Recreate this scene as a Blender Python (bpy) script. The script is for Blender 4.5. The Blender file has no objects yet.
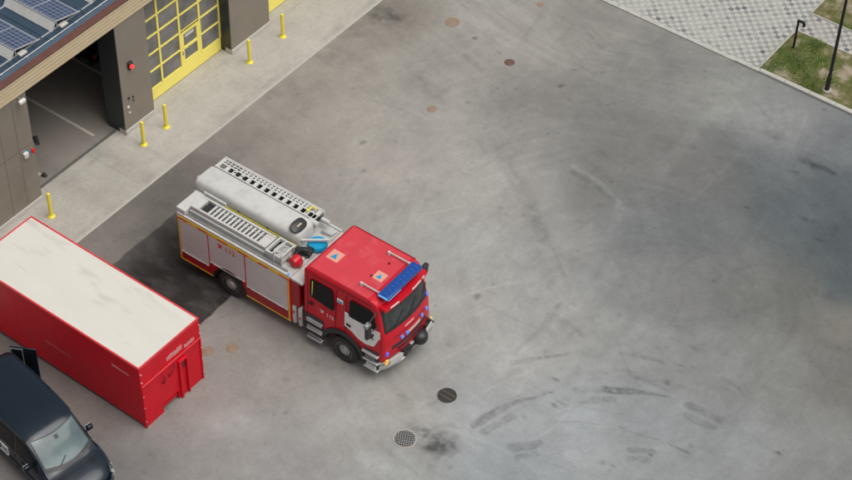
import bpy, bmesh, math, random
import numpy as np
from mathutils import Vector, Matrix, Euler, noise as mnoise
random.seed(7)
S = bpy.context.scene
COL = S.collection

# ---------------------------------------------------------------- camera
cd = bpy.data.cameras.new('camera')
cam = bpy.data.objects.new('camera', cd); COL.objects.link(cam)
cam.location = (37.021, -44.923, 44.549)
_c, _s = math.cos, math.sin
cam.rotation_mode = 'XYZ'
M_ = (Matrix.Rotation(math.radians(35.645), 3, 'Z') @ Matrix.Rotation(math.radians(45.034), 3, 'X')
      @ Matrix.Rotation(math.radians(1.650), 3, 'Z'))
cam.rotation_euler = M_.to_euler()
cd.sensor_width = 36.0; cd.lens = 36.0 * 1953.28 / 852.0
cd.clip_start = 1.0; cd.clip_end = 2000.0
S.camera = cam

# ---------------------------------------------------------------- daylight (bright overcast)
SUN_EL, SUN_AZ = math.radians(66), math.radians(12)      # azimuth from +X towards +Y
w = bpy.data.worlds.new('World'); S.world = w; w.use_nodes = True
nt = w.node_tree; nt.nodes.clear()
sky = nt.nodes.new('ShaderNodeTexSky'); sky.sky_type = 'NISHITA'; sky.sun_disc = False
sky.sun_elevation = SUN_EL; sky.sun_rotation = math.pi / 2 - SUN_AZ
sky.air_density = 1.0; sky.dust_density = 6.0; sky.ozone_density = 1.0
hs = nt.nodes.new('ShaderNodeHueSaturation'); hs.inputs['Saturation'].default_value = 0.26
bg = nt.nodes.new('ShaderNodeBackground'); bg.inputs['Strength'].default_value = 0.125
ow = nt.nodes.new('ShaderNodeOutputWorld')
nt.links.new(sky.outputs[0], hs.inputs['Color']); nt.links.new(hs.outputs[0], bg.inputs['Color'])
nt.links.new(bg.outputs[0], ow.inputs['Surface'])
sl = bpy.data.lights.new('sun', 'SUN'); sl.energy = 1.3; sl.angle = math.radians(48); sl.color = (1.0, 0.972, 0.91)
sun = bpy.data.objects.new('sun', sl); COL.objects.link(sun)
sd = Vector((_c(SUN_EL) * _c(SUN_AZ), _c(SUN_EL) * _s(SUN_AZ), _s(SUN_EL)))
sun.rotation_euler = sd.to_track_quat('Z', 'Y').to_euler(); sun.location = (20, 0, 40)
S.view_settings.view_transform = 'Standard'; S.view_settings.look = 'None'
S.view_settings.gamma = 1.0; S.view_settings.use_curve_mapping = False
S.view_settings.exposure = 0.0
K = 1.04                                                 # ground albedo per linear picture value

# ---------------------------------------------------------------- materials
def lin(c): return tuple((v / 12.92 if v <= .04045 else ((v + .055) / 1.055) ** 2.4) for v in (x / 255 for x in c))
def mat(name, col, rough=.6, metal=0., var=.12, scale=3., bump=0., bscale=40., spec=.5, coat=0., dirt=None, dirtscale=1.2, dirtlo=.5, dirthi=.75, dirtdetail=8, emit=None, alpha=1., stretch=None):
    m = bpy.data.materials.new(name); m.use_nodes = True
    t = m.node_tree; N = t.nodes; L = t.links; b = N['Principled BSDF']
    b.inputs['Roughness'].default_value = rough; b.inputs['Metallic'].default_value = metal
    b.inputs['Specular IOR Level'].default_value = spec; b.inputs['Coat Weight'].default_value = coat
    b.inputs['Coat Roughness'].default_value = .08
    tc = N.new('ShaderNodeTexCoord'); src = tc.outputs['Object']
    if stretch:
        mp = N.new('ShaderNodeMapping'); mp.inputs['Scale'].default_value = stretch
        L.new(src, mp.inputs[0]); src = mp.outputs[0]
    n = N.new('ShaderNodeTexNoise'); n.inputs['Scale'].default_value = scale; n.inputs['Detail'].default_value = 6; n.inputs['Roughness'].default_value = .6
    L.new(src, n.inputs['Vector'])
    mr = N.new('ShaderNodeMapRange'); mr.inputs[1].default_value = .25; mr.inputs[2].default_value = .75
    mr.inputs[3].default_value = 1 - var; mr.inputs[4].default_value = 1 + var; L.new(n.outputs[0], mr.inputs[0])
    vm = N.new('ShaderNodeVectorMath'); vm.operation = 'SCALE'; vm.inputs[0].default_value = col[:3]
    L.new(mr.outputs[0], vm.inputs['Scale']); out = vm.outputs[0]
    if dirt:
        n2 = N.new('ShaderNodeTexNoise'); n2.inputs['Scale'].default_value = dirtscale; n2.inputs['Detail'].default_value = dirtdetail; n2.inputs['Roughness'].default_value = .7
        L.new(src, n2.inputs['Vector'])
        m2 = N.new('ShaderNodeMapRange'); m2.inputs[1].default_value = dirtlo; m2.inputs[2].default_value = dirthi; L.new(n2.outputs[0], m2.inputs[0])
        mx = N.new('ShaderNodeMix'); mx.data_type = 'RGBA'; L.new(m2.outputs[0], mx.inputs[0]); L.new(out, mx.inputs[6])
        mx.inputs[7].default_value = (*dirt, 1); out = mx.outputs[2]
    L.new(out, b.inputs['Base Color'])
    rr = N.new('ShaderNodeMapRange'); rr.inputs[3].default_value = max(0, rough - .08); rr.inputs[4].default_value = min(1, rough + .1)
    L.new(n.outputs[0], rr.inputs[0]); L.new(rr.outputs[0], b.inputs['Roughness'])
    if bump:
        bn = N.new('ShaderNodeTexNoise'); bn.inputs['Scale'].default_value = bscale; bn.inputs['Detail'].default_value = 4; L.new(tc.outputs['Object'], bn.inputs['Vector'])
        bp = N.new('ShaderNodeBump'); bp.inputs['Strength'].default_value = bump; bp.inputs['Distance'].default_value = .02
        L.new(bn.outputs[0], bp.inputs['Height']); L.new(bp.outputs[0], b.inputs['Normal'])
    if emit:
        b.inputs['Emission Color'].default_value = (*emit[0], 1); b.inputs['Emission Strength'].default_value = emit[1]
    if alpha < 1: b.inputs['Alpha'].default_value = alpha
    return m
M = {}
M['red'] = mat('red_paint', (.54, .004, .016), .38, var=.05, spec=.35, coat=.12, dirt=(.40, .015, .025), dirtlo=.55, dirthi=.85)
M['roof_red'] = mat('red_roof_paint', (.54, .038, .055), .5, var=.08, spec=.4, dirt=(.58, .13, .13), dirtscale=1.6, dirtlo=.52, dirthi=.88)
M['dark_red'] = mat('dark_red_paint', (.22, .005, .012), .5)
M['lower_red'] = mat('lower_red_paint', (.33, .006, .015), .4)
M['white'] = mat('white_paint', (.62, .62, .59), .45, var=.05, dirt=(.48, .46, .42), dirtlo=.55, dirthi=.85)
M['deck'] = mat('deck_aluminium', (.50, .50, .48), .5, .15, var=.12, scale=5, dirt=(.28, .27, .25), dirtscale=2.5, dirtlo=.5, dirthi=.85)
M['alu'] = mat('aluminium', (.62, .62, .61), .38, .55, var=.1)
M['dull_white'] = mat('weathered_white', (.52, .515, .49), .5, var=.06, dirt=(.36, .34, .30), dirtscale=2, dirtlo=.5, dirthi=.85)
M['shutter'] = mat('shutter_aluminium', (.60, .60, .57), .42, .2, var=.05, scale=2)
M['yellow'] = mat('yellow_paint', (.80, .67, .06), .45, var=.07, dirt=(.6, .5, .12), dirtlo=.58, dirthi=.9)
M['door_yellow'] = mat('door_yellow', (.95, .82, .18), .42, var=.04, scale=1.5, dirt=(.80, .69, .2), dirtlo=.6, dirthi=.9)
M['stripe_yellow'] = mat('stripe_yellow', (.80, .50, .03), .4)
M['stripe_red'] = mat('stripe_red', (.62, .03, .01), .4)
M['black'] = mat('black_plastic', (.018, .018, .02), .45, var=.2)
M['rubber'] = mat('tyre_rubber', (.028, .028, .028), .75, var=.2, scale=9, dirt=(.07, .065, .06), dirtlo=.5, dirthi=.8)
M['steel'] = mat('galvanised_steel', (.42, .42, .41), .4, .7, var=.15)
M['rim'] = mat('rim_paint', (.42, .41, .39), .4, .3, var=.12, dirt=(.22, .21, .19))
M['glass'] = mat('dark_glass', (.008, .009, .010), .12, var=.1, spec=.15)
M['cabglass'] = mat('windscreen_glass', (.035, .042, .04), .10, var=.5, scale=3, spec=.55)
M['blue_lens'] = mat('blue_lens', (.004, .05, .24), .2, var=.4, scale=18, coat=.3, emit=((.005, .07, .4), .08))
M['blue_flash'] = mat('blue_flash', (.10, .22, .6), .2, emit=((.1, .3, 1.), .25))
M['violet_flash'] = mat('violet_flash', (.12, .12, .6), .2, emit=((.15, .12, 1.), .35))
M['amber'] = mat('amber_lens', (.8, .4, .05), .2, emit=((1., .45, .06), .5))
M['headlight'] = mat('headlight', (.6, .6, .55), .15, .3)
M['cyan'] = mat('cyan_plastic', (.0, .28, .50), .4)
M['orange_square'] = mat('salmon_square', (.66, .30, .22), .5, var=.06)
M['blue_tri'] = mat('blue_triangle', (.0, .26, .50), .5)
M['red_lens'] = mat('red_lens', (.6, .02, .02), .2, emit=((1, .02, .02), 2.5))
M['taupe'] = mat('taupe_cladding', (.245, .215, .175), .42, .1, var=.08, scale=.8, dirt=(.19, .17, .14), dirtscale=.5)
M['reveal'] = mat('dark_reveal', (.035, .045, .046), .35, .2, var=.15)
M['tan'] = mat('tan_fascia', (.56, .46, .30), .5, .05, var=.05)
M['tan_groove'] = mat('tan_groove', (.24, .195, .125), .55)
M['coping'] = mat('brown_coping', (.13, .055, .04), .45, .2)
M['roof_edge'] = mat('slate_roof_edge', (.085, .125, .175), .4, .3, var=.12)
M['roof'] = mat('navy_roof', (.022, .045, .075), .55, var=.22, scale=6)
M['concrete_light'] = mat('plinth_concrete', (.50, .48, .44), .8, var=.08)
M['interior'] = mat('interior_wall', (.30, .28, .25), .8)
M['floorpaint'] = mat('floor_line_paint', (.50, .47, .42), .6, var=.12, scale=6)
M['van'] = mat('navy_van_paint', (.004, .011, .020), .22, .1, var=.06, spec=.35, coat=.2)
M['van_glass'] = mat('van_windscreen', (.10, .14, .145), .10, .0, var=.4, scale=.9, spec=.4)
M['pole'] = mat('black_pole', (.012, .013, .014), .45)
M['rust'] = mat('rusty_iron', (.13, .075, .055), .8, .2, var=.3, scale=14, dirt=(.19, .14, .11), dirtscale=9)
M['tan_iron'] = mat('sandy_iron', (.24, .165, .115), .85, var=.2, scale=12, dirt=(.27, .22, .18), dirtscale=9, dirtlo=.45)
M['grate'] = mat('cast_iron', (.05, .042, .035), .6, .3, var=.2)
M['pale_ring'] = mat('concrete_ring', (.34, .31, .27), .85, var=.15, scale=12)
M['hole'] = mat('drain_shaft', (.012, .012, .012), .9)
M['container_red'] = mat('container_red', (.60, .004, .017), .45, var=.07, spec=.3, bump=.25, bscale=1.6, dirt=(.44, .008, .016), dirtscale=2.2, dirtlo=.5, dirthi=.85)
M['container_top'] = mat('container_white_top', (.585, .565, .505), .6, var=.03, scale=.8, dirt=(.46, .44, .385), dirtscale=.9, dirtlo=.58, dirthi=.76, dirtdetail=2.5, stretch=(.6, 1.7, 1))
M['faded'] = mat('faded_lettering', (.62, .32, .34), .6, var=.1)

# ---------------------------------------------------------------- mesh helpers
class MB:
    def __init__(s): s.v = []; s.f = []
    def add(s, vs, fs):
        o = len(s.v); s.v += [tuple(v) for v in vs]; s.f += [tuple(i + o for i in f) for f in fs]; return s
    def box(s, x0, x1, y0, y1, z0, z1):
        vs = [(x, y, z) for z in (z0, z1) for y in (y0, y1) for x in (x0, x1)]
        return s.add(vs, [(0, 2, 3, 1), (4, 5, 7, 6), (0, 1, 5, 4), (2, 6, 7, 3), (0, 4, 6, 2), (1, 3, 7, 5)])
    def cbox(s, c, d, rz=0.):
        x, y, z = d[0] / 2, d[1] / 2, d[2] / 2; o = len(s.v); s.box(-x, x, -y, y, -z, z)
        ca, sa = _c(rz), _s(rz)
        for i in range(o, len(s.v)):
            a, b, e = s.v[i]; s.v[i] = (c[0] + a * ca - b * sa, c[1] + a * sa + b * ca, c[2] + e)
        return s
    def bar(s, p, q, wd, ht=None, up=(0, 0, 1)):
        p, q = Vector(p), Vector(q); d = (q - p).normalized(); u = Vector(up)
        if abs(d.dot(u)) > .99: u = Vector((1, 0, 0))
        a = d.cross(u).normalized(); b = a.cross(d); ht = ht or wd
        a *= wd / 2; b *= ht / 2
        vs = [e + i * a + j * b for e in (p, q) for i, j in ((-1, -1), (1, -1), (1, 1), (-1, 1))]
        return s.add(vs, [(0, 1, 2, 3), (7, 6, 5, 4), (0, 4, 5, 1), (1, 5, 6, 2), (2, 6, 7, 3), (3, 7, 4, 0)])
    def tube(s, pts, r, n=12, caps=True):
        pts = [Vector(p) for p in pts]; rs = r if isinstance(r, (list, tuple)) else [r] * len(pts); vs = []; fs = []
        a = None
        for i, p in enumerate(pts):
            d = (pts[min(i + 1, len(pts) - 1)] - pts[max(i - 1, 0)]).normalized()
            if a is None:
                a = d.cross(Vector((0, 0, 1)) if abs(d.z) < .9 else Vector((1, 0, 0))).normalized()
            a = (a - d * a.dot(d)).normalized(); b = d.cross(a)
            for k in range(n):
                t = 2 * math.pi * k / n; vs.append(p + rs[i] * (a * _c(t) + b * _s(t)))
        for i in range(len(pts) - 1):
            for k in range(n):
                fs.append((i * n + k, i * n + (k + 1) % n, (i + 1) * n + (k + 1) % n, (i + 1) * n + k))
        if caps: fs += [tuple(range(n - 1, -1, -1)), tuple(range((len(pts) - 1) * n, len(pts) * n))]
        return s.add(vs, fs)
    def lathe(s, prof, c, axis='y', n=32, caps=(True, True)):
        # prof: (radius, axial); closed at both ends when radius > 0
        vs = []; fs = []
        for r, h in prof:
            for k in range(n):
                t = 2 * math.pi * k / n; a, b = r * _c(t), r * _s(t)
                vs.append({'y': (c[0] + a, c[1] + h, c[2] + b), 'z': (c[0] + a, c[1] + b, c[2] + h), 'x': (c[0] + h, c[1] + a, c[2] + b)}[axis])
        for i in range(len(prof) - 1):
            for k in range(n): fs.append((i * n + k, i * n + (k + 1) % n, (i + 1) * n + (k + 1) % n, (i + 1) * n + k))
        if caps[0]: fs.append(tuple(range(n - 1, -1, -1)))
        if caps[1]: fs.append(tuple(range((len(prof) - 1) * n, len(prof) * n)))
        return s.add(vs, fs)
    def prism(s, poly, y0, y1, axis='y', ny=1):
        # poly in (x, z) extruded over y (axis y), or (x, y) over z (axis z), or (y, z) over x
        n = len(poly); vs = []
        for j in range(ny + 1):
            h = y0 + (y1 - y0) * j / ny
            for a, b in poly: vs.append({'y': (a, h, b), 'z': (a, b, h), 'x': (h, a, b)}[axis])
        fs = [tuple(range(n)), tuple(range(ny * n, (ny + 1) * n))[::-1]]
        for j in range(ny):
            for k in range(n): fs.append((j * n + k, (j + 1) * n + k, (j + 1) * n + (k + 1) % n, j * n + (k + 1) % n))
        return s.add(vs, fs)
    def map(s, fn): s.v = [tuple(fn(*v)) for v in s.v]; return s
    def comps(s):
        par = list(range(len(s.v)))
        def find(a):
            while par[a] != a: par[a] = par[par[a]]; a = par[a]
            return a
        for f in s.f:
            for b in f[1:]: par[find(b)] = find(f[0])
        out = {}
        for f in s.f: out.setdefault(find(f[0]), []).append(f)
        for fs in out.values():
            ids = sorted({i for f in fs for i in f}); mp = {i: k for k, i in enumerate(ids)}; q = MB(); q.v = [s.v[i] for i in ids]; q.f = [tuple(mp[i] for i in f) for f in fs]; yield q
    def build(s, name, m, parent=None, bevel=0., smooth=False, seg=2, pieces=False):
        if pieces:
            return [q.build(name, m, parent, bevel, smooth, seg) for q in s.comps()][0]
        me = bpy.data.meshes.new(name); me.from_pydata(s.v, [], s.f)
        bm = bmesh.new(); bm.from_mesh(me); bmesh.ops.recalc_face_normals(bm, faces=bm.faces); bm.to_mesh(me); bm.free()
        o = bpy.data.objects.new(name, me); COL.objects.link(o); me.materials.append(M[m] if isinstance(m, str) else m)
        if parent: o.parent = parent
        if smooth or bevel:
            for p in me.polygons: p.use_smooth = True
            me.set_sharp_from_angle(angle=math.radians(38))
        if bevel:
            b = o.modifiers.new('bevel', 'BEVEL'); b.width = bevel; b.segments = seg; b.limit_method = 'ANGLE'; b.angle_limit = math.radians(35)
            b.use_clamp_overlap = True
        return o
def tag(o, label=None, cat=None, group=None, kind=None):
    if label: o['label'] = label
    if cat: o['category'] = cat
    if group: o['group'] = group
    if kind: o['kind'] = kind
    return o
def empty(name, loc=(0, 0, 0), rz=0.):
    e = bpy.data.objects.new(name, None); COL.objects.link(e); e.location = loc; e.rotation_euler = (0, 0, rz); e.empty_display_size = .3
    return e
def copy_tree(o, parent=None):
    c = o.copy(); COL.objects.link(c); c.parent = parent
    for ch in list(o.children): copy_tree(ch, c)
    return c
def text_mesh(name, txt, size, m, parent, matrix, align='CENTER', shear=0., bold=.012):
    cu = bpy.data.curves.new(name, 'FONT'); cu.body = txt; cu.size = size; cu.align_x = align; cu.align_y = 'CENTER'; cu.shear = shear; cu.offset = bold * size
    cu.extrude = .002
    t = bpy.data.objects.new(name, cu); COL.objects.link(t)
    me = bpy.data.meshes.new_from_object(t); bpy.data.objects.remove(t)
    o = bpy.data.objects.new(name, me); COL.objects.link(o); me.materials.clear(); me.materials.append(M[m]); o.parent = parent; o.matrix_local = matrix
    return o
def struct(o): return tag(o, kind='structure')

# ---------------------------------------------------------------- the yard: asphalt with wear, damp patches, tyre marks and painted vignette grading in its colour
CP= [(2.93,-3.54,142,136,128),(3.22,-0.43,128,122,115),(3.46,-5.87,134,128,121),(4.1,-9.27,128,122,116),(3.75,-11.4,116,110,105),(5.48,-5.62,145,140,133),(5.72,-1.34,136,132,126),(6.7,1.58,142,139,133),(8.06,-6.17,149,144,138),(7.64,-3.92,144,141,135),(12.42,-8.17,150,149,145),(11.04,-5.7,147,144,139),(7.88,1.79,140,137,131),(9.26,3.61,130,127,122),(10.3,-0.49,120,118,114),(10.64,-2.22,128,126,123),(12.36,-5.27,140,138,134),(14.7,-6.39,134,133,131),(12.54,-0.73,112,111,108),(11.89,3.52,121,120,116),(14.71,3.65,127,127,123),(17.16,3.56,125,126,125),(14.18,-3.24,107,107,105),(16.24,-4.02,107,109,109),(16.3,-0.34,107,106,104),(17.79,-2.81,98,100,100),(17.89,0.91,96,99,100),(19.91,0.03,87,93,96),(21.76,-0.3,72,79,82),(22.71,-2.4,73,81,84),(20.5,1.7,81,87,90),(19.68,3.58,104,107,109),(22.16,-3.37,103,103,99),(23.32,-3.56,109,106,100),(20.2,-4.36,105,105,103),(18.92,-5.9,117,117,116),(16.96,-6.33,121,123,122),(16.42,-8.93,144,143,140),(18.35,-8.49,136,137,135),(20.94,-8.03,124,125,124),(23.07,-6.88,118,119,116),(24.7,-6.12,108,106,102),(25.16,-8.21,124,125,123),(23.29,-9.65,132,134,134),(20.79,-10.63,134,137,138),(26.31,-9.1,118,119,117),(19.14,-11.91,142,145,146),(18.14,-14.59,138,142,144),(15.67,-11.1,148,147,144),(13.97,-11.37,147,145,141),(16.58,-13.41,145,147,147),(12.97,-10.54,150,148,144),(14.46,-14.56,145,142,137),(13.29,-15.96,146,143,139),(11.14,-16.14,143,138,133),(11.68,-18.17,142,139,136),(11.27,-19.91,132,129,126),(13.55,-18.14,138,136,134),(15.72,-16.69,138,139,136),(10.09,-17.45,134,128,124),(10.15,-21.24,112,109,107),(9.37,-15.47,134,128,123),(11.08,-14.66,136,131,126),(14.7,-16.31,138,136,133),(7.42,-20.02,118,110,106),(5.94,-20.18,110,102,98)]  # base tones: real stains plus painted vignette darkening and warm-to-cool grading
ST= [([(16.79,-13.96),(17.01,-13.1),(17.39,-12.28),(17.89,-11.53)],0.3,0.72,0.06,1),([(17.13,-14.02),(17.31,-13.52),(17.49,-13.01)],0.26,0.76,0.06,0),([(18.17,-13.99),(18.7,-13.41)],0.32,0.8,0.05,0),([(18.48,-14.18),(18.84,-13.74)],0.24,0.8,0.05,0),([(16.28,-11.29),(16.76,-10.66),(17.44,-9.88)],0.2,0.84,0.08,1),([(16.76,-16.11),(16.63,-15.45),(16.6,-14.69)],0.22,0.86,0.12,0),([(18.42,-10.99),(19.2,-10.38),(19.98,-9.91)],0.26,0.8,0.06,0),([(18.76,-11.23),(19.48,-10.63)],0.26,0.82,0.06,0),([(19.11,-10.44),(19.55,-10.16),(20.17,-9.8),(20.77,-9.52)],0.3,0.74,0.06,1),([(19.16,-9.46),(19.81,-9.4),(20.6,-9.32)],0.26,0.84,0.1,1),([(21.41,-9.45),(21.88,-9.38),(22.43,-9.36)],0.26,0.78,0.05,0),([(21.6,-9.82),(22.03,-9.8),(22.44,-9.73)],0.26,0.8,0.05,0),([(20.92,-11.97),(21.51,-11.6)],0.24,0.8,0.06,0),([(21.08,-12.27),(21.58,-11.96)],0.24,0.83,0.06,0),([(18.66,-8.94),(19.23,-8.65),(19.86,-8.47)],0.14,0.84,0.1,0),([(21.66,-7.9),(22.13,-7.9),(22.55,-8.1)],0.12,0.85,0.08,0),([(20.18,-11.45),(20.8,-11.3),(21.39,-11.09)],0.05,0.78,0.08,0),([(21.75,-11.09),(22.35,-11.0)],0.08,0.68,0.06,0),([(16.05,-11.05),(16.14,-10.03),(16.16,-8.88),(16.01,-8.33)],0.14,0.9,0.12,0),([(16.27,-8.87),(16.97,-8.9),(17.33,-9.02)],0.18,0.9,0.12,0),([(18.5,-12.5),(19.38,-11.86),(20.0,-11.49)],0.06,0.88,0.08,0),([(15.38,-13.28),(15.1,-11.79),(15.03,-10.89)],0.5,0.965,0.3,0),([(15.21,-14.35),(15.34,-13.99)],0.18,0.86,0.08,0),([(12.86,-2.84),(13.81,-2.91),(15.04,-3.32)],0.16,1.22,0.06,0),([(12.97,-3.11),(14.01,-3.22),(14.8,-3.29)],0.22,0.84,0.1,0),([(14.41,-4.27),(15.23,-5.4)],0.3,1.06,0.15,0),([(15.09,-3.4),(15.66,-5.06)],0.3,1.1,0.12,0),([(15.3,-1.16),(15.21,0.31),(15.11,1.95),(15.53,3.28)],0.45,1.13,0.25,0),([(16.9,-1.98),(16.89,-0.27),(16.92,1.66)],0.07,1.14,0.05,0),([(18.4,1.5),(18.06,3.27),(17.74,4.38)],0.1,1.1,0.08,0),([(18.72,2.35),(18.57,3.67)],0.08,1.08,0.08,0),([(15.95,3.86),(17.21,3.22)],0.14,0.9,0.1,0),([(12.62,2.52),(13.14,2.93),(13.55,4.03)],0.1,0.93,0.1,0),([(8.96,3.64),(9.76,3.18),(10.32,2.94)],0.1,0.84,0.08,0),([(9.31,2.15),(10.19,1.91),(10.82,2.41)],0.07,0.88,0.06,0),([(9.54,1.93),(10.52,1.65),(11.38,2.32)],0.07,0.88,0.06,0),([(7.83,2.75),(8.35,2.48),(8.85,2.46)],0.07,0.9,0.06,0),([(8.95,3.91),(9.8,3.48),(10.46,3.46)],0.07,0.88,0.06,0),([(7.7,3.2),(8.38,2.91),(8.83,2.99)],0.06,1.06,0.05,0),([(8.97,2.28),(9.75,1.96),(10.5,2.42)],0.06,0.9,0.05,0),([(6.58,-0.4),(7.43,-0.66)],0.25,0.9,0.15,0),([(5.79,-3.12),(6.09,-1.32)],0.5,0.94,0.3,0),([(4.41,2.01),(5.18,1.77)],0.1,0.86,0.1,0),([(9.99,-1.09),(10.3,-1.09)],0.25,1.12,0.12,0),([(10.17,0.27),(10.2,0.46)],0.12,0.7,0.06,0),([(10.74,-4.03),(11.98,-4.81),(13.57,-6.03),(14.16,-6.23)],0.5,0.9,0.25,0),([(13.25,-7.48),(13.78,-7.81)],0.3,0.94,0.15,0),([(14.25,-6.81),(14.26,-7.87)],0.2,0.95,0.15,0),([(16.0,-8.48),(16.13,-9.19)],0.16,0.88,0.1,0),([(16.4,-8.98),(17.35,-9.03)],0.2,0.92,0.12,0),([(19.9,-5.55),(21.59,-5.44)],0.4,0.94,0.3,0),([(16.82,-10.62),(17.35,-9.97)],0.14,0.86,0.08,0),([(23.29,-4.71),(24.27,-4.54)],0.35,0.86,0.2,0),([(23.39,-5.61),(24.56,-5.85)],0.3,0.93,0.2,0),([(12.84,-2.73),(14.62,-3.2),(15.78,-4.38),(16.45,-6.72),(16.41,-9.2),(16.02,-11.59)],0.22,1.06,0.12,0),([(12.97,-2.32),(14.91,-2.79),(16.29,-4.1),(17.07,-6.79),(17.01,-9.53),(16.48,-11.99)],0.25,0.93,0.2,0),([(13.1,-1.59),(15.36,-2.32),(17.13,-3.91),(18.16,-7.04),(18.18,-9.91),(17.52,-12.68)],0.2,0.95,0.15,0),([(10.42,-3.68),(12.34,-4.68),(14.06,-6.31),(16.33,-6.53)],0.35,0.92,0.2,0),([(19.82,-9.66),(18.58,-9.96),(17.75,-10.91),(17.06,-12.55),(16.79,-14.21)],0.14,0.94,0.1,0),([(22.03,-8.68),(20.19,-9.12),(18.71,-10.16),(17.59,-11.74)],0.14,0.94,0.1,0),([(3.95,-12.8),(4.62,-12.87)],0.22,0.7,0.08,0),([(3.19,-12.74),(3.93,-12.58)],0.3,0.86,0.15,0),([(3.77,-8.89),(3.63,-6.07),(3.2,-3.32)],0.8,0.93,0.5,0)]
BL= [(15.45,-13.54,0.55,0.55,0.94),(16.15,-15.18,0.75,0.45,0.5),(15.88,-15.21,0.5,0.3,0.75),(13.81,-9.72,0.16,0.14,0.62),(14.05,-9.25,0.2,0.06,0.82),(24.4,-9.36,0.14,0.08,0.5),(21.56,-11.75,0.09,0.07,0.4),(20.44,-8.21,0.16,0.07,0.7),(20.42,-9.04,0.13,0.07,0.65),(20.3,-7.39,0.2,0.12,0.85),(17.33,2.77,0.45,0.22,0.72),(19.24,2.28,0.55,0.18,0.66),(19.81,2.28,0.25,0.12,0.66),(18.82,1.51,0.25,0.12,0.72),(18.48,-0.91,0.14,0.08,0.7),(20.35,-0.22,0.25,0.15,0.8),(21.11,-0.8,0.25,0.1,0.75),(22.43,-2.89,0.4,0.25,0.88),(2.79,-0.17,1.1,0.6,0.74),(2.49,-1.73,0.8,0.4,0.84),(7.13,-2.65,1.2,0.4,0.92),(9.08,-1.79,1.3,0.5,0.93),(2.65,-3.19,0.9,0.5,0.9),(2.79,-0.76,0.5,0.3,0.82),(3.29,-0.22,0.25,0.1,0.7),(2.37,-2.56,0.7,0.5,0.92),(6.52,-6.23,0.14,0.14,0.75),(7.47,-7.38,0.08,0.08,0.7),(4.04,-6.41,0.3,0.1,0.85),(2.37,-6.18,0.35,0.2,0.86),(2.49,-6.43,0.12,0.08,0.8),(3.25,-9.11,0.3,0.2,0.85),(17.66,-11.03,0.12,0.06,0.55),(18.23,-11.88,0.14,0.07,0.6),(18.33,-11.66,0.2,0.05,0.7),(14.37,-14.39,0.14,0.1,0.85),(14.44,-14.43,0.3,0.2,0.93),(14.6,-14.55,0.1,0.1,0.9),(16.31,-14.35,0.2,0.1,0.85),(15.95,-16.75,0.9,0.4,1.1),(15.2,-16.86,0.6,0.3,1.08),(15.39,-16.49,0.7,0.35,0.9),(14.11,-15.81,0.9,0.3,1.05),(14.12,-16.76,0.3,0.2,0.95),(6.37,-2.22,0.9,0.4,0.94),(9.53,-10.99,0.5,0.5,1.0),(10.09,1.4,0.1,0.1,0.9),(10.03,1.35,0.1,0.06,0.6),(10.08,-4.71,0.08,0.06,0.8),(13.94,-6.41,0.14,0.1,0.9),(10.71,-5.65,0.25,0.25,0.96),(10.03,-6.73,0.2,0.15,0.9),(10.3,-5.41,0.15,0.12,0.9),(10.13,0.39,0.1,0.1,0.8),(8.5,-1.09,0.08,0.06,0.7)]

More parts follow.
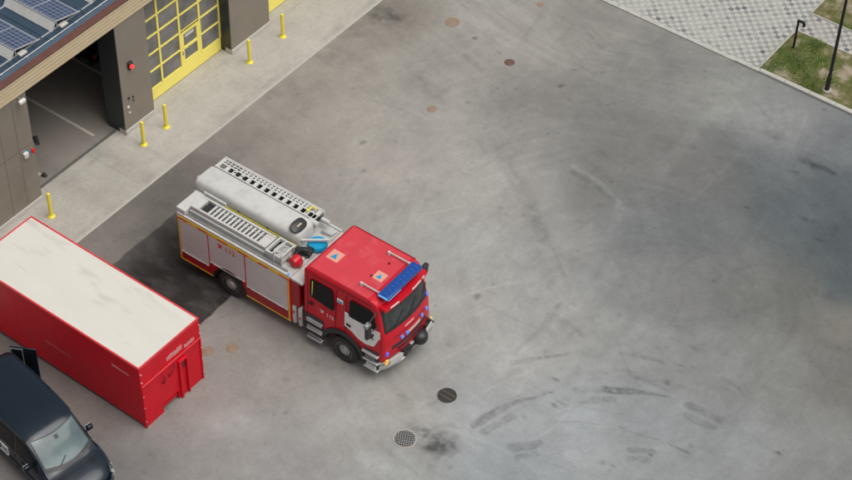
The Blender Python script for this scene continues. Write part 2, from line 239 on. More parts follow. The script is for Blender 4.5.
def ground_colour(X, Y):
    C = np.zeros(X.shape + (3,)); Wt = np.zeros(X.shape)
    for x, y, r, g, b in CP:
        k = 1. / ((((X - x) ** 2 + (Y - y) ** 2) / 1.6 ** 2 + .25) ** 2)
        C += k[..., None] * np.array(lin((r * .995, g * .999, b * .998))); Wt += k
    C /= Wt[..., None]
    # wandering of the coordinates so that no edge is clean
    rx = .05 * (np.sin(X * 5.1 + 2 * np.sin(Y * 3.3)) + np.sin(X * 11 + Y * 7.3) * .6); ry = .05 * (np.sin(Y * 4.7 + 2 * np.sin(X * 2.9)) + np.sin(Y * 13 - X * 6.1) * .6)
    U, V = X + rx, Y + ry
    F = np.ones(X.shape)
    rg = np.random.RandomState(5)
    def vn(u, v, seed):
        r_ = np.random.RandomState(seed).rand(64, 64); iu, iv = np.floor(u).astype(int), np.floor(v).astype(int); a, b = u - iu, v - iv
        a = a * a * (3 - 2 * a); b = b * b * (3 - 2 * b)
        g = lambda i, j: r_[i % 64, j % 64]
        return (g(iu, iv) * (1 - a) + g(iu + 1, iv) * a) * (1 - b) + (g(iu, iv + 1) * (1 - a) + g(iu + 1, iv + 1) * a) * b - .5
    def fbm(u, v, seed, o=4): return sum(vn(u * 2 ** k + 7.3 * k, v * 2 ** k + 3.1 * k, seed + k) * .6 ** k for k in range(o))
    rag = np.clip(.85 + 1.5 * fbm(X * 3.2, Y * 3.2, 91, 3), .1, 1.45); fine = np.clip(.9 + 1.1 * fbm(X * 6, Y * 6, 95, 2), .3, 1.3)
    def seg(px, py, qx, qy):
        dx, dy = qx - px, qy - py; l2 = dx * dx + dy * dy + 1e-9
        t = np.clip(((U * .35 + X * .65 - px) * dx + (V * .35 + Y * .65 - py) * dy) / l2, 0, 1)
        return np.hypot(U * .35 + X * .65 - px - t * dx, V * .35 + Y * .65 - py - t * dy), t
    for pts, wd, mul, soft, taper in ST:
        soft = soft
        # smooth the polyline
        P = [np.array(p, float) for p in pts]; Q = []
        for i in range(len(P) - 1):
            p0 = P[max(i - 1, 0)]; p1 = P[i]; p2 = P[i + 1]; p3 = P[min(i + 2, len(P) - 1)]
            for k in range(4):
                t = k / 4; Q.append(.5 * (2 * p1 + (p2 - p0) * t + (2 * p0 - 5 * p1 + 4 * p2 - p3) * t * t + (3 * p1 - p0 - 3 * p2 + p3) * t ** 3))
        Q.append(P[-1]); n = len(Q) - 1; best = np.zeros(X.shape)
        for i in range(n):
            d, t = seg(*Q[i], *Q[i + 1]); f = (i + t) / n
            h = wd / 2 * (1 - .8 * np.clip(f * 1.25 - .25, 0, 1)) if taper else wd / 2
            a = np.clip((h + soft * .5 - d) / soft, 0, 1); a = a * a * (3 - 2 * a)
            best = np.maximum(best, a)
        g = .72 + .28 * np.sin(X * 23 + np.sin(Y * 17) * 2) * np.sin(Y * 19 + np.sin(X * 13) * 2)
        F *= 1 - best * (1 - mul) * 1.15 * np.clip(g + .1, 0, 1) * fine
    for x, y, a, b, mul in BL:
        d = np.sqrt(((U - x) / a) ** 2 + ((V - y) / b) ** 2); k = np.exp(-d ** 2.6)
        F *= 1 - np.clip(k * (1 - mul) * (1.25 * rag if min(a, b) > .11 else 1.), -.4, .8)
    F *= 1 + .13 * fbm(X * .55, Y * .55, 1, 5)
    F *= 1 + .07 * fbm(X * 3.5, Y * 3.5, 81, 3)
    # rubber polished by turning vehicles: long arcs round the middle of the yard, and sweeps towards the bays
    wx, wy = X + .5 * fbm(X * .3, Y * .3, 21, 2), Y + .5 * fbm(X * .3, Y * .3, 31, 2)
    rad = np.hypot(wx - 17.5, wy + 7.0); ang = np.arctan2(wy + 7.0, wx - 17.5)
    F *= 1 + .075 * fbm(rad * 5.0, ang * 1.6, 41, 3) * np.clip(1.4 - np.abs(rad - 6.5) / 5, 0, 1)
    rad2 = np.hypot(wx - 9.0, wy - 12.0); ang2 = np.arctan2(wy - 12.0, wx - 9.0)
    F *= 1 + .10 * fbm(rad2 * 5.0, ang2 * 2.2, 51, 3) * np.clip(1.3 - np.abs(rad2 - 9) / 5, 0, 1)
    F *= 1 + .10 * fbm(X * .5, Y * 2.8 + X * .6, 61, 3) * np.clip((9 - X) / 4, 0, 1)
    # grit, drips and fine scratches; long faint tyre arcs
    rn = random.Random(11)
    def local(x, y, rad_, fn):
        j0 = np.searchsorted(X[0], x - rad_); j1 = np.searchsorted(X[0], x + rad_); i0 = np.searchsorted(Y[:, 0], y - rad_); i1 = np.searchsorted(Y[:, 0], y + rad_)
        if j1 > j0 and i1 > i0: F[i0:i1, j0:j1] *= fn(X[i0:i1, j0:j1], Y[i0:i1, j0:j1])
    for _ in range(420):
        x, y = rn.uniform(2.4, 27), rn.uniform(-24, 5.2); a, b = rn.uniform(.03, .10), rn.uniform(.03, .08); m_ = rn.uniform(.72, .93)
        local(x, y, .4, lambda P, Q: 1 - (1 - m_) * np.exp(-((P - x) / a) ** 2 - ((Q - y) / b) ** 2))
    for _ in range(110):
        x, y = rn.uniform(2.4, 27), rn.uniform(-24, 5.2); a = rn.uniform(0, 3.14); L_ = rn.uniform(.3, 1.6); m_ = rn.choice((.90, .93, 1.07, 1.10)); cv = rn.uniform(-.25, .25)
        def f(P, Q):
            u = (P - x) * _c(a) + (Q - y) * _s(a); v = -(P - x) * _s(a) + (Q - y) * _c(a) + cv * u * u
            return 1 - (1 - m_) * np.exp(-(v / .045) ** 2) * np.clip(1.2 - (u / L_) ** 2 * 1.2, 0, 1)
        local(x, y, 1.8, f)
    for _ in range(26):
        cx, cy, R_ = rn.uniform(12, 21), rn.uniform(-11, -2), rn.uniform(4, 9.5); a0 = rn.uniform(-3.1, 3.1); da = rn.uniform(.3, 1.1); wd = rn.uniform(.09, .16); m_ = rn.uniform(.93, .975)
        rr = np.hypot(X - cx, Y - cy); aa = np.arctan2(Y - cy, X - cx) - a0; aa = (aa + math.pi) % (2 * math.pi) - math.pi
        win = np.clip((da - np.abs(aa)) / .3, 0, 1)
        for q in (0, .36): F *= 1 - (1 - m_) * win * np.clip(1.6 - np.abs(rr - R_ - q) / wd, 0, 1) * .8
    F = np.clip(F, .3, 1.5)
    C *= F[..., None]
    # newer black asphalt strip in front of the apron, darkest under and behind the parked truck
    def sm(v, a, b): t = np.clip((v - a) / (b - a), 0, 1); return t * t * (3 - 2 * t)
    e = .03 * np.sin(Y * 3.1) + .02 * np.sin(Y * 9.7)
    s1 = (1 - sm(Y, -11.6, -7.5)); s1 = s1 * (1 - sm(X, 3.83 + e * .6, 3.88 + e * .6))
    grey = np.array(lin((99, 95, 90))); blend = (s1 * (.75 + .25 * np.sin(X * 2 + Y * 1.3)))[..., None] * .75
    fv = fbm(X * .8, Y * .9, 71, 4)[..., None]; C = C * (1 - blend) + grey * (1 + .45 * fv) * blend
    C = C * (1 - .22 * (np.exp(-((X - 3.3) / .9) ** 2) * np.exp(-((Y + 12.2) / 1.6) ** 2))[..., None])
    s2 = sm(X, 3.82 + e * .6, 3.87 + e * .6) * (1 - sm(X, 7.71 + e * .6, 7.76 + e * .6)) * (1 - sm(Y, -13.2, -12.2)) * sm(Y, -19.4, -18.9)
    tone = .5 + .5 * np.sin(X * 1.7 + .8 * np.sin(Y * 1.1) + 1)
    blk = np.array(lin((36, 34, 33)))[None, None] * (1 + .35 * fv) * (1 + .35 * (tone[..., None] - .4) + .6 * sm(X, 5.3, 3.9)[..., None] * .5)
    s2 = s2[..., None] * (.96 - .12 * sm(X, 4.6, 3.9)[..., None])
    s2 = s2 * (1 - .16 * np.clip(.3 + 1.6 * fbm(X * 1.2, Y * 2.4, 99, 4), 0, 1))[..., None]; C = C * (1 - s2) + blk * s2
    return C * K
def yard(x0, x1, y0, y1, st, name, z=0., fn=None):
    nx, ny = int((x1 - x0) / st) + 1, int((y1 - y0) / st) + 1
    X, Y = np.meshgrid(np.linspace(x0, x1, nx), np.linspace(y0, y1, ny))
    col = (fn or ground_colour)(X, Y)
    co = np.stack([X, Y, np.full(X.shape, z)], -1).reshape(-1, 3)
    i = (np.arange(ny - 1)[:, None] * nx + np.arange(nx - 1)[None]).reshape(-1)
    q = np.stack([i, i + 1, i + nx + 1, i + nx], 1)
    me = bpy.data.meshes.new(name); me.vertices.add(len(co)); me.vertices.foreach_set('co', co.ravel())
    me.loops.add(q.size); me.loops.foreach_set('vertex_index', q.ravel().astype(np.int32))
    me.polygons.add(len(q)); me.polygons.foreach_set('loop_start', np.arange(0, q.size, 4, dtype=np.int32))
    me.update(calc_edges=True)
    a = me.attributes.new('wear_and_grading', 'FLOAT_COLOR', 'POINT')  # holds surface wear together with the vignette grading painted into the yard
    a.data.foreach_set('color', np.concatenate([col.reshape(-1, 3), np.ones((len(co), 1))], 1).ravel().astype(np.float32))
    o = bpy.data.objects.new(name, me); COL.objects.link(o); return o
def ground_material(name, base=None):
    m = bpy.data.materials.new(name); m.use_nodes = True; t = m.node_tree; N = t.nodes; L = t.links; b = N['Principled BSDF']
    tc = N.new('ShaderNodeTexCoord')
    if base: c = N.new('ShaderNodeRGB'); c.outputs[0].default_value = (*base, 1); src = c.outputs[0]
    else: c = N.new('ShaderNodeAttribute'); c.attribute_name = 'wear_and_grading'; src = c.outputs['Color']
    last = src
    for sc, amt, dt, st in ((.35, .05, 6, (1, 1, 1)), (1.7, .075, 8, (1, .7, 1)), (7, .065, 5, (1, 1, 1)), (30, .13, 3, (1, 1, 1)), (90, .20, 1, (1, 1, 1))):
        mp = N.new('ShaderNodeMapping'); mp.inputs['Scale'].default_value = st; L.new(tc.outputs['Object'], mp.inputs[0])
        n = N.new('ShaderNodeTexNoise'); n.inputs['Scale'].default_value = sc; n.inputs['Detail'].default_value = dt; n.inputs['Roughness'].default_value = .62; n.inputs['Distortion'].default_value = .6
        L.new(mp.outputs[0], n.inputs['Vector'])
        r = N.new('ShaderNodeMapRange'); r.inputs[1].default_value = .28; r.inputs[2].default_value = .72; r.inputs[3].default_value = 1 - amt; r.inputs[4].default_value = 1 + amt
        L.new(n.outputs[0], r.inputs[0])
        v = N.new('ShaderNodeVectorMath'); v.operation = 'SCALE'; L.new(last, v.inputs[0]); L.new(r.outputs[0], v.inputs['Scale']); last = v.outputs[0]
    L.new(last, b.inputs['Base Color']); b.inputs['Roughness'].default_value = .88; b.inputs['Specular IOR Level'].default_value = .25
    bp = N.new('ShaderNodeBump'); bp.inputs['Strength'].default_value = .35; bp.inputs['Distance'].default_value = .01; L.new(n.outputs[0], bp.inputs['Height']); L.new(bp.outputs[0], b.inputs['Normal'])
    return m
M['asphalt'] = ground_material('worn_asphalt')
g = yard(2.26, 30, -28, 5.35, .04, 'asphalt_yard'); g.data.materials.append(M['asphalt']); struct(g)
M['far_ground'] = ground_material('plain_ground', (.20 * K, .195 * K, .19 * K))
struct(MB().add([(-600, -600, -.02), (600, -600, -.02), (600, 600, -.02), (-600, 600, -.02)], [(0, 1, 2, 3)]).build('ground', 'far_ground'))

# concrete apron along the fire station, with cast joints
def slab_material(name, col, line, ax):
    m = mat(name, col, .85, var=.05, scale=1.1, bump=.15, bscale=60, dirt=tuple(c * .84 for c in col), dirtscale=.8, dirtlo=.45, dirthi=.8)
    return m
def apron_colour(X, Y):
    def vn(u, v, seed):
        r_ = np.random.RandomState(seed).rand(64, 64); iu, iv = np.floor(u).astype(int), np.floor(v).astype(int); a, b = u - iu, v - iv
        a = a * a * (3 - 2 * a); b = b * b * (3 - 2 * b); g_ = lambda i, j: r_[i % 64, j % 64]
        return (g_(iu, iv) * (1 - a) + g_(iu + 1, iv) * a) * (1 - b) + (g_(iu, iv + 1) * (1 - a) + g_(iu + 1, iv + 1) * a) * b - .5
    fb_ = lambda u, v, s, o=4: sum(vn(u * 2 ** k + 7.3 * k, v * 2 ** k + 3.1 * k, s + k) * .6 ** k for k in range(o))
    F = 1 + .10 * fb_(X * .7, Y * .7, 3) + .05 * fb_(X * 4, Y * 4, 9, 3)
    w_ = .12 * fb_(X * .8, Y * .8, 15, 2)
    for yc, wd, m_ in ((-12.05, .35, .86), (-13.75, .4, .88), (-12.9, 1.3, .96), (-8.3, .3, .95), (-6.6, .3, .95), (-11.0, .12, .9)):
        F *= 1 - (1 - m_) * np.exp(-((Y - yc + w_) / wd) ** 2) * (.7 + .6 * np.clip(fb_(X * 1.5, Y * 2, 27), -.5, .7))
    F *= 1 - .14 * np.exp(-((X - .02) / .10) ** 2) * np.clip(.5 + fb_(X * 2, Y * 2, 33), 0, 1)
    F *= 1 - .16 * np.exp(-((X - 2.05) / .12) ** 2) * np.clip(.4 + 1.4 * fb_(X * 1.5, Y * 1.5, 35), 0, 1)
    for yj in (-24, -18, -12.4, -6, 0, 6): F *= 1 - .16 * np.exp(-((Y - yj) / .02) ** 2)
    return np.array((.395, .374, .332)) * F[..., None]
g = yard(-.46, 2.26, -28, 11.9, .04, 'concrete_apron', .006, apron_colour); g.data.materials.append(M['asphalt']); struct(g)
struct(MB().box(2.22, 2.30, -28, 11.9, -.05, .010).build('apron_edge', mat('apron_edge_concrete', (.42, .40, .36), .85, var=.1, scale=5)))
M['floor'] = mat('hall_floor', (.235, .21, .185), .6, var=.10, scale=.9, dirt=(.18, .165, .145), dirtscale=.6)
struct(MB().box(-12.4, -.46, -22.3, 2.0, -.1, .002).build('hall_floor', 'floor'))
fl = MB()
for y in (-14.1, -11.6, -9.1, -6.6, -4.1, -1.6):
    fl.box(-11.5, -.85, y - .05, y + .05, .002, .006)
struct(fl.build('floor_lines', 'floorpaint'))
struct(MB().box(-.52, -.40, -14.88, -10.94, .002, .010).build('threshold_strip', mat('threshold_steel', (.13, .125, .115), .6, .2, var=.15)))

# paved area of two-tone setts, footpath, kerb and lawns
def sett_material(name, lo, hi, dark):
    m = bpy.data.materials.new(name); m.use_nodes = True; t = m.node_tree; N = t.nodes; L = t.links; b = N['Principled BSDF']
    tc = N.new('ShaderNodeTexCoord')
    sep = N.new('ShaderNodeSeparateXYZ'); L.new(tc.outputs['Object'], sep.inputs[0])
    def math_(op, a, bb=None, c=None):
        n = N.new('ShaderNodeMath'); n.operation = op
        for i, v in enumerate((a, bb, c)):
            if v is None: continue
            if isinstance(v, (int, float)): n.inputs[i].default_value = v
            else: L.new(v, n.inputs[i])
        return n.outputs[0]
    P = .18
    xs = math_('DIVIDE', sep.outputs[0], P); ys = math_('DIVIDE', sep.outputs[1], P)
    fx, fy = math_('FLOOR', xs), math_('FLOOR', ys)
    chk = math_('ABSOLUTE', math_('MODULO', math_('ADD', fx, fy), 2))
    cell = N.new('ShaderNodeCombineXYZ'); L.new(fx, cell.inputs[0]); L.new(fy, cell.inputs[1])
    wn = N.new('ShaderNodeTexWhiteNoise'); L.new(cell.outputs[0], wn.inputs['Vector'])
    big = N.new('ShaderNodeTexNoise'); big.inputs['Scale'].default_value = .55; big.inputs['Detail'].default_value = 3; L.new(tc.outputs['Object'], big.inputs['Vector'])
    amt = math_('MULTIPLY_ADD', math_('POWER', wn.outputs['Value'], 2.5), .55, .42)
    amt = math_('MULTIPLY', amt, math_('MULTIPLY_ADD', big.outputs[0], 1.9, -.1))
    amt = math_('MULTIPLY', amt, chk); 
    mx = N.new('ShaderNodeMix'); mx.data_type = 'RGBA'; mx.clamp_factor = True; L.new(amt, mx.inputs[0]); mx.inputs[6].default_value = (*hi, 1); mx.inputs[7].default_value = (*lo, 1)
    # joints
    jx = math_('ABSOLUTE', math_('SUBTRACT', math_('FRACT', xs), .5)); jy = math_('ABSOLUTE', math_('SUBTRACT', math_('FRACT', ys), .5))
    j = math_('GREATER_THAN', math_('MAXIMUM', jx, jy), .465)
    mj = N.new('ShaderNodeMix'); mj.data_type = 'RGBA'; L.new(math_('MULTIPLY', j, .35), mj.inputs[0]); L.new(mx.outputs[2], mj.inputs[6]); mj.inputs[7].default_value = (*dark, 1)
    n = N.new('ShaderNodeTexNoise'); n.inputs['Scale'].default_value = 9; n.inputs['Detail'].default_value = 5; L.new(tc.outputs['Object'], n.inputs['Vector'])
    r = N.new('ShaderNodeMapRange'); r.inputs[1].default_value = .25; r.inputs[2].default_value = .75; r.inputs[3].default_value = .88; r.inputs[4].default_value = 1.12; L.new(n.outputs[0], r.inputs[0])
    v = N.new('ShaderNodeVectorMath'); v.operation = 'SCALE'; L.new(mj.outputs[2], v.inputs[0]); L.new(r.outputs[0], v.inputs['Scale'])
    L.new(v.outputs[0], b.inputs['Base Color']); b.inputs['Roughness'].default_value = .85
    return m
M['setts'] = sett_material('two_tone_setts', (.10, .105, .115), (.40, .40, .36), (.17, .17, .155))
M['path_setts'] = sett_material('footpath_setts', (.05, .055, .07), (.38, .365, .33), (.14, .14, .13))
M['kerb'] = mat('kerb_concrete', (.42, .41, .37), .85, var=.12, scale=5, dirt=(.32, .31, .28), dirtscale=3)
struct(MB().box(-4, 15.17, 5.5, 34, -.1, .03).build('paved_area', 'setts'))
struct(MB().box(15.17, 32, 8.25, 9.4, -.1, .035).build('footpath', 'path_setts'))
kb = MB()
for x in np.arange(2.3, 32, 1.0):
    hi = .10 if x > 14.9 else (.045 if x < 13.8 else .07)
    kb.box(x + .004, x + .996, 5.31, 5.5, -.1, hi)
struct(kb.build('kerb', 'kerb', bevel=.015))
eg = MB()
eg.box(15.17, 15.22, 5.5, 8.2, -.1, .06); eg.box(15.17, 32, 8.2, 8.25, -.1, .06); eg.box(15.17, 32, 9.4, 9.45, -.1, .06); eg.box(15.12, 15.17, 9.45, 34, -.1, .06)
struct(eg.build('lawn_edging', 'kerb'))
def soil_material():
    m = bpy.data.materials.new('patchy_lawn_soil'); m.use_nodes = True; t = m.node_tree; N = t.nodes; L = t.links; b = N['Principled BSDF']
    tc = N.new('ShaderNodeTexCoord')
    n = N.new('ShaderNodeTexNoise'); n.inputs['Scale'].default_value = 1.1; n.inputs['Detail'].default_value = 8; n.inputs['Roughness'].default_value = .65; L.new(tc.outputs['Object'], n.inputs['Vector'])
    r = N.new('ShaderNodeValToRGB'); e = r.color_ramp.elements; e[0].position = .36; e[0].color = (.055, .085, .02, 1); e[1].position = .60; e[1].color = (.30, .255, .19, 1)
    k = e.new(.45); k.color = (.10, .105, .038, 1); k = e.new(.53); k.color = (.17, .15, .08, 1)
    L.new(n.outputs[0], r.inputs[0]); L.new(r.outputs[0], b.inputs['Base Color']); b.inputs['Roughness'].default_value = .95; b.inputs['Specular IOR Level'].default_value = .1
    return m
M['soil'] = soil_material()
struct(MB().box(15.22, 32, 5.5, 8.2, -.1, .045).build('lawn_ground', 'soil'))
struct(MB().box(15.17, 32, 9.45, 34, -.1, .045).build('lawn_ground', 'soil'))
def blades(name, x0, x1, y0, y1, n, label):
    rnd = random.Random(3); bare = 1.; mb = MB(); k = 0
    for _ in range(n):
        x, y = rnd.uniform(x0 - .05, x1), rnd.uniform(y0 - .07, y1 + .06)
        d = mnoise.fractal(Vector((x * .9, y * .9, 3)), .8, 2.2, 4)
        if d < rnd.uniform(-.12, .42): continue
        h = rnd.uniform(.025, .07) * (1 + .6 * d); a = rnd.uniform(0, 6.28); ln = rnd.uniform(.02, .07); wd = rnd.uniform(.006, .014)
        dx, dy = _c(a) * ln, _s(a) * ln; px, py = -_s(a) * wd, _c(a) * wd
        mb.add([(x - px, y - py, .045), (x + px, y + py, .045), (x + dx, y + dy, .045 + h)], [(0, 1, 2)])
    m = mat(name + '_blades', (.12, .19, .035), .7, var=.45, scale=1.6, dirt=(.27, .26, .07), dirtscale=1.3, dirtlo=.45, dirthi=.7)
    o = mb.build(name, m); return tag(o, label, 'grass', kind='stuff')
blades('grass', 15.24, 21, 5.52, 8.18, 42000, 'patchy green grass with bare sandy spots between the kerb and the footpath')
blades('grass', 15.2, 19, 9.47, 12.5, 26000, 'yellowish green grass beyond the footpath in the far corner')

# ---------------------------------------------------------------- the fire station
fs = empty('fire_station', (0, -9, 0)); tag(fs, 'taupe fire station hall with yellow folding doors, one bay open, and a navy roof', 'building')
OFF = -9
def yb(mb): mb.v = [(a, b - OFF, c) for a, b, c in mb.v]; return mb
def fsb(mb, name, m, parent=None, **kw):
    yb(mb); return mb.build(name, m, parent or fs, **kw)
ZS = 4.68
for a, b in ((-22.4, -21.0), (-17.0, -14.91), (-10.91, -9.5), (-5.45, -3.38), (.65, 2.1)):
    fsb(MB().box(-.5, 0, a, b, .0, ZS), 'pillar', 'taupe')
    # dark lining of the door reveal
    fsb(MB().box(-.85, -.03, a - .006, a + .03, .0, ZS - .004).box(-.85, -.03, b - .03, b + .006, 0, ZS - .004), 'reveal_lining', 'reveal', pieces=True)
    fsb(MB().box(-.3, .035, a - .01, b + .01, .0, .20), 'plinth', 'concrete_light', bevel=.01)
    if a in (-17.0, -22.4):
        for q in (.62, 1.25): fsb(MB().box(0, .002, b - q, b - q + .01, .21, ZS - .01), 'cladding_seam', 'reveal')
        fsb(MB().box(0, .002, a + .01, b - .01, 2.55, 2.56), 'cladding_seam', 'reveal')
# ribbed tan fascia
fa = MB().box(-.3, .02, -22.42, 2.12, ZS, 5.36)
fsb(fa, 'fascia', 'tan')
rb = MB()
for i in range(5): rb.box(.02, .045, -22.42, 2.12, ZS + .02 + i * .135, ZS + .02 + i * .135 + .10)
fsb(rb, 'fascia_rib', 'tan', bevel=.008)
fsb(MB().box(-.20, .055, -22.45, 2.15, 5.36, 5.43), 'coping', 'coping', bevel=.01)
fsb(MB().box(-.44, -.20, -22.45, 2.15, 5.30, 5.395), 'roof_edge', 'roof_edge')
fsb(MB().box(-12.6, -.44, -22.4, 2.1, 5.15, 5.33), 'roof', 'roof')
sm_ = MB()
for y in np.arange(-22, 2, .55): sm_.box(-12.6, -.47, y, y + .03, 5.33, 5.348)
fsb(sm_, 'roof_seam', 'roof')
fsb(MB().tube([(-.43, -22.3, 5.43), (-.43, 2, 5.43)], .014, 8), 'lightning_wire', 'white', smooth=True)
wc = MB()
for y in np.arange(-22, 2, 1.1): wc.box(-.47, -.39, y, y + .06, 5.33, 5.42)
fsb(wc, 'wire_clips', 'steel')
fsb(MB().box(-12.6, -12.4, -22.4, 2.1, 0, 5.15), 'rear_wall', 'interior')
fsb(MB().box(-12.4, -.3, -22.4, -22.2, 0, 5.15), 'end_wall', 'interior'); fsb(MB().box(-12.4, -.3, 1.9, 2.1, 0, 5.15), 'end_wall', 'interior')
fsb(MB().box(-12.4, -.3, -22.2, 1.9, 4.95, 5.14), 'ceiling', 'interior')
M['pane'] = mat('door_pane', (.20, .195, .185), .15, var=.5, scale=1.3, spec=.6, alpha=.86)
def door(y0, label=None):
    X = -.50; cols = [y0 + i * (4.03 / 4) for i in range(5)]; W_ = .045
    d = MB(); d.box(X - .04, X + .02, y0, y0 + 4.03, .012, .55)
    rows = [.55 + .73 * i for i in range(6)] + [ZS]
    for y in cols: d.box(X - .04, X + .026, y - W_, y + W_, .55, ZS)
    for z in rows[1:-1]:
        for i in range(4):
            if i == 2 and z < 2: continue
            d.box(X - .04, X + .02, cols[i] + W_, cols[i + 1] - W_, z - .035, z + .035)
    # wicket door surround in the third column
    a, b = cols[2] + W_, cols[3] - W_
    d.box(X - .04, X + .02, a, a + .13, .55, 2.04); d.box(X - .04, X + .02, b - .13, b, .55, 2.04)
    d.box(X - .04, X + .02, a + .13, b - .13, .55, .70); d.box(X - .04, X + .02, a + .13, b - .13, 1.18, 1.30); d.box(X - .04, X + .02, a + .13, b - .13, 1.84, 2.04)
    r = fsb(d, 'folding_door', 'door_yellow', bevel=.006)
    for i in range(4):
        for j in range(6):
            if i == 2 and j < 2: continue
            z0, z1 = rows[j] + .035, rows[j + 1] - .035
            if i == 2 and j == 2: z0 = 2.045
            if z1 - z0 < .1: continue
            fsb(MB().box(X - .02, X - .008, cols[i] + W_, cols[i + 1] - W_, z0, z1), 'pane', 'pane', r)
    for z0, z1 in ((.70, 1.18), (1.30, 1.84)): fsb(MB().box(X - .02, X - .008, a + .13, b - .13, z0, z1), 'pane', 'pane', r)
    fsb(MB().box(X + .02, X + .05, a + .02, a + .05, 1.0, 1.16), 'handle', 'steel', r)
    fsb(MB().box(X - .006, X + .004, a + .22, b - .25, 1.66, 1.76), 'notice', 'white', r)
    return r
for y in (-21.03, -9.5, -3.38): door(y)
# small fittings of the facade
def fit(name, mb, m, label, cat):
    o = mb.build(name, m); return o
sl_ = empty('signal_lamp', (.0, -10.43, 2.78)); tag(sl_, 'round red signal lamp glowing on the pillar between the open bay and the yellow door', 'lamp')
MB().box(.0, .10, -.09, .09, -.14, .16).build('housing', 'black', sl_, bevel=.02)
MB().lathe([(.075, 0), (.07, .06), (.03, .085)], (.10, 0, .0), 'x', 20).build('lens', 'red_lens', sl_, smooth=True)
MB().lathe([(.095, 0), (.095, .13), (.08, .13)], (.10, 0, .03), 'x', 20).build('hood', 'black', sl_, smooth=True) if False else None
for (y, z, r, m, nm, lab) in ((-10.69, 1.12, .055, 'white', 'wall_plate', 'large white oval plate low on the taupe pillar beside the yellow bollards'),
                         (-10.66, .86, .04, 'white', 'wall_plate', 'small white oval plate nearest the foot of the taupe pillar'),
                         (-10.42, 1.40, .035, 'black', 'wall_knob', 'black knob highest of the three on the taupe pillar'),
                         (-10.62, 1.47, .045, 'black', 'wall_knob', 'black knob left of the other two on the taupe pillar'),
                         (-10.42, 1.25, .03, 'black', 'wall_knob', 'smallest black knob right above the plinth side of the taupe pillar')):
    fsb(MB().lathe([(r, 0), (r, .03), (r * .6, .045)], (0, y, z), 'x', 16), nm, m, smooth=True)
fl_ = empty('floodlight', (0, -15.22, 4.55)); tag(fl_, 'white oval floodlight under the fascia at the left pillar top', 'lamp')
MB().box(0, .12, -.03, .03, -.02, .06).build('bracket', 'steel', fl_); MB().cbox((.17, 0, 0), (.13, .26, .14)).build('housing', 'white', fl_, bevel=.04, seg=3)
al = empty('alarm_beacon', (0, -15.25, 2.35)); tag(al, 'red and blue alarm beacon with white box on the left pillar by the open bay', 'beacon')
MB().cbox((.06, -.08, -.04), (.12, .18, .2)).build('control_box', 'white', al, bevel=.02)
MB().bar((.05, 0, .04), (.16, .08, .06), .05).build('bracket', 'blue_tri', al)
MB().lathe([(.07, 0), (.075, .06), (.045, .12)], (.18, .13, .02), 'z', 18).build('lens', mat('beacon_red', (.65, .02, .02), .3), al, smooth=True)
MB().lathe([(.03, 0), (.03, .05), (.01, .06)], (0, 0, 0), 'x', 8) 
fsb(MB().box(0, .06, -3.62, -3.54, 2.2, 2.34), 'wall_socket', 'black', bevel=.01)

# things inside the open bay
hc = empty('hose_trolley', (-3.75, -8.72, 0)); tag(hc, 'dark low hose trolley with a red light standing inside the open bay', 'trolley')
MB().cbox((0, 0, .22), (.9, .55, .12)).build('platform', 'black', hc, bevel=.02)
MB().lathe([(.12, -.25), (.27, -.25), (.27, -.2), (.15, -.2), (.15, .2), (.27, .2), (.27, .25), (.12, .25)], (-.1, 0, .52), 'y', 22).build('hose_reel', 'black', hc, smooth=True)
MB().tube([(.4, -.2, .28), (.6, -.2, .75), (.6, .2, .75), (.4, .2, .28)], .02, 8).build('handle', 'steel', hc, smooth=True)
MB().cbox((.3, -.1, .32), (.14, .1, .08)).build('marker_light', 'stripe_red', hc, bevel=.01)
for dx in (-.3, .3):
    for dy in (-.3, .3): MB().lathe([(.1, -.025), (.1, .025)], (dx, dy, .1), 'y', 16).build('wheel', 'rubber', hc, smooth=True)
for (x, y, rz, L_, lab) in ((-2.2, -12.98, -.5, .5, 'long black wheel chock beside the white floor line'), (-.76, -14.07, .3, .22, 'small black wheel chock near the bay threshold'), (-.72, -14.5, .1, .13, 'smallest black wheel chock in the corner behind the left pillar')):
    o = MB().prism([(-L_ / 2, 0), (L_ / 2, 0), (L_ * .1, .12), (-L_ * .2, .12)], -.06, .06).build('wheel_chock', 'rubber', bevel=.01); o.location = (x, y, .004); o.rotation_euler = (0, 0, rz)
    tag(o, lab, 'wheel chock', 'wheel chocks on the hall floor')

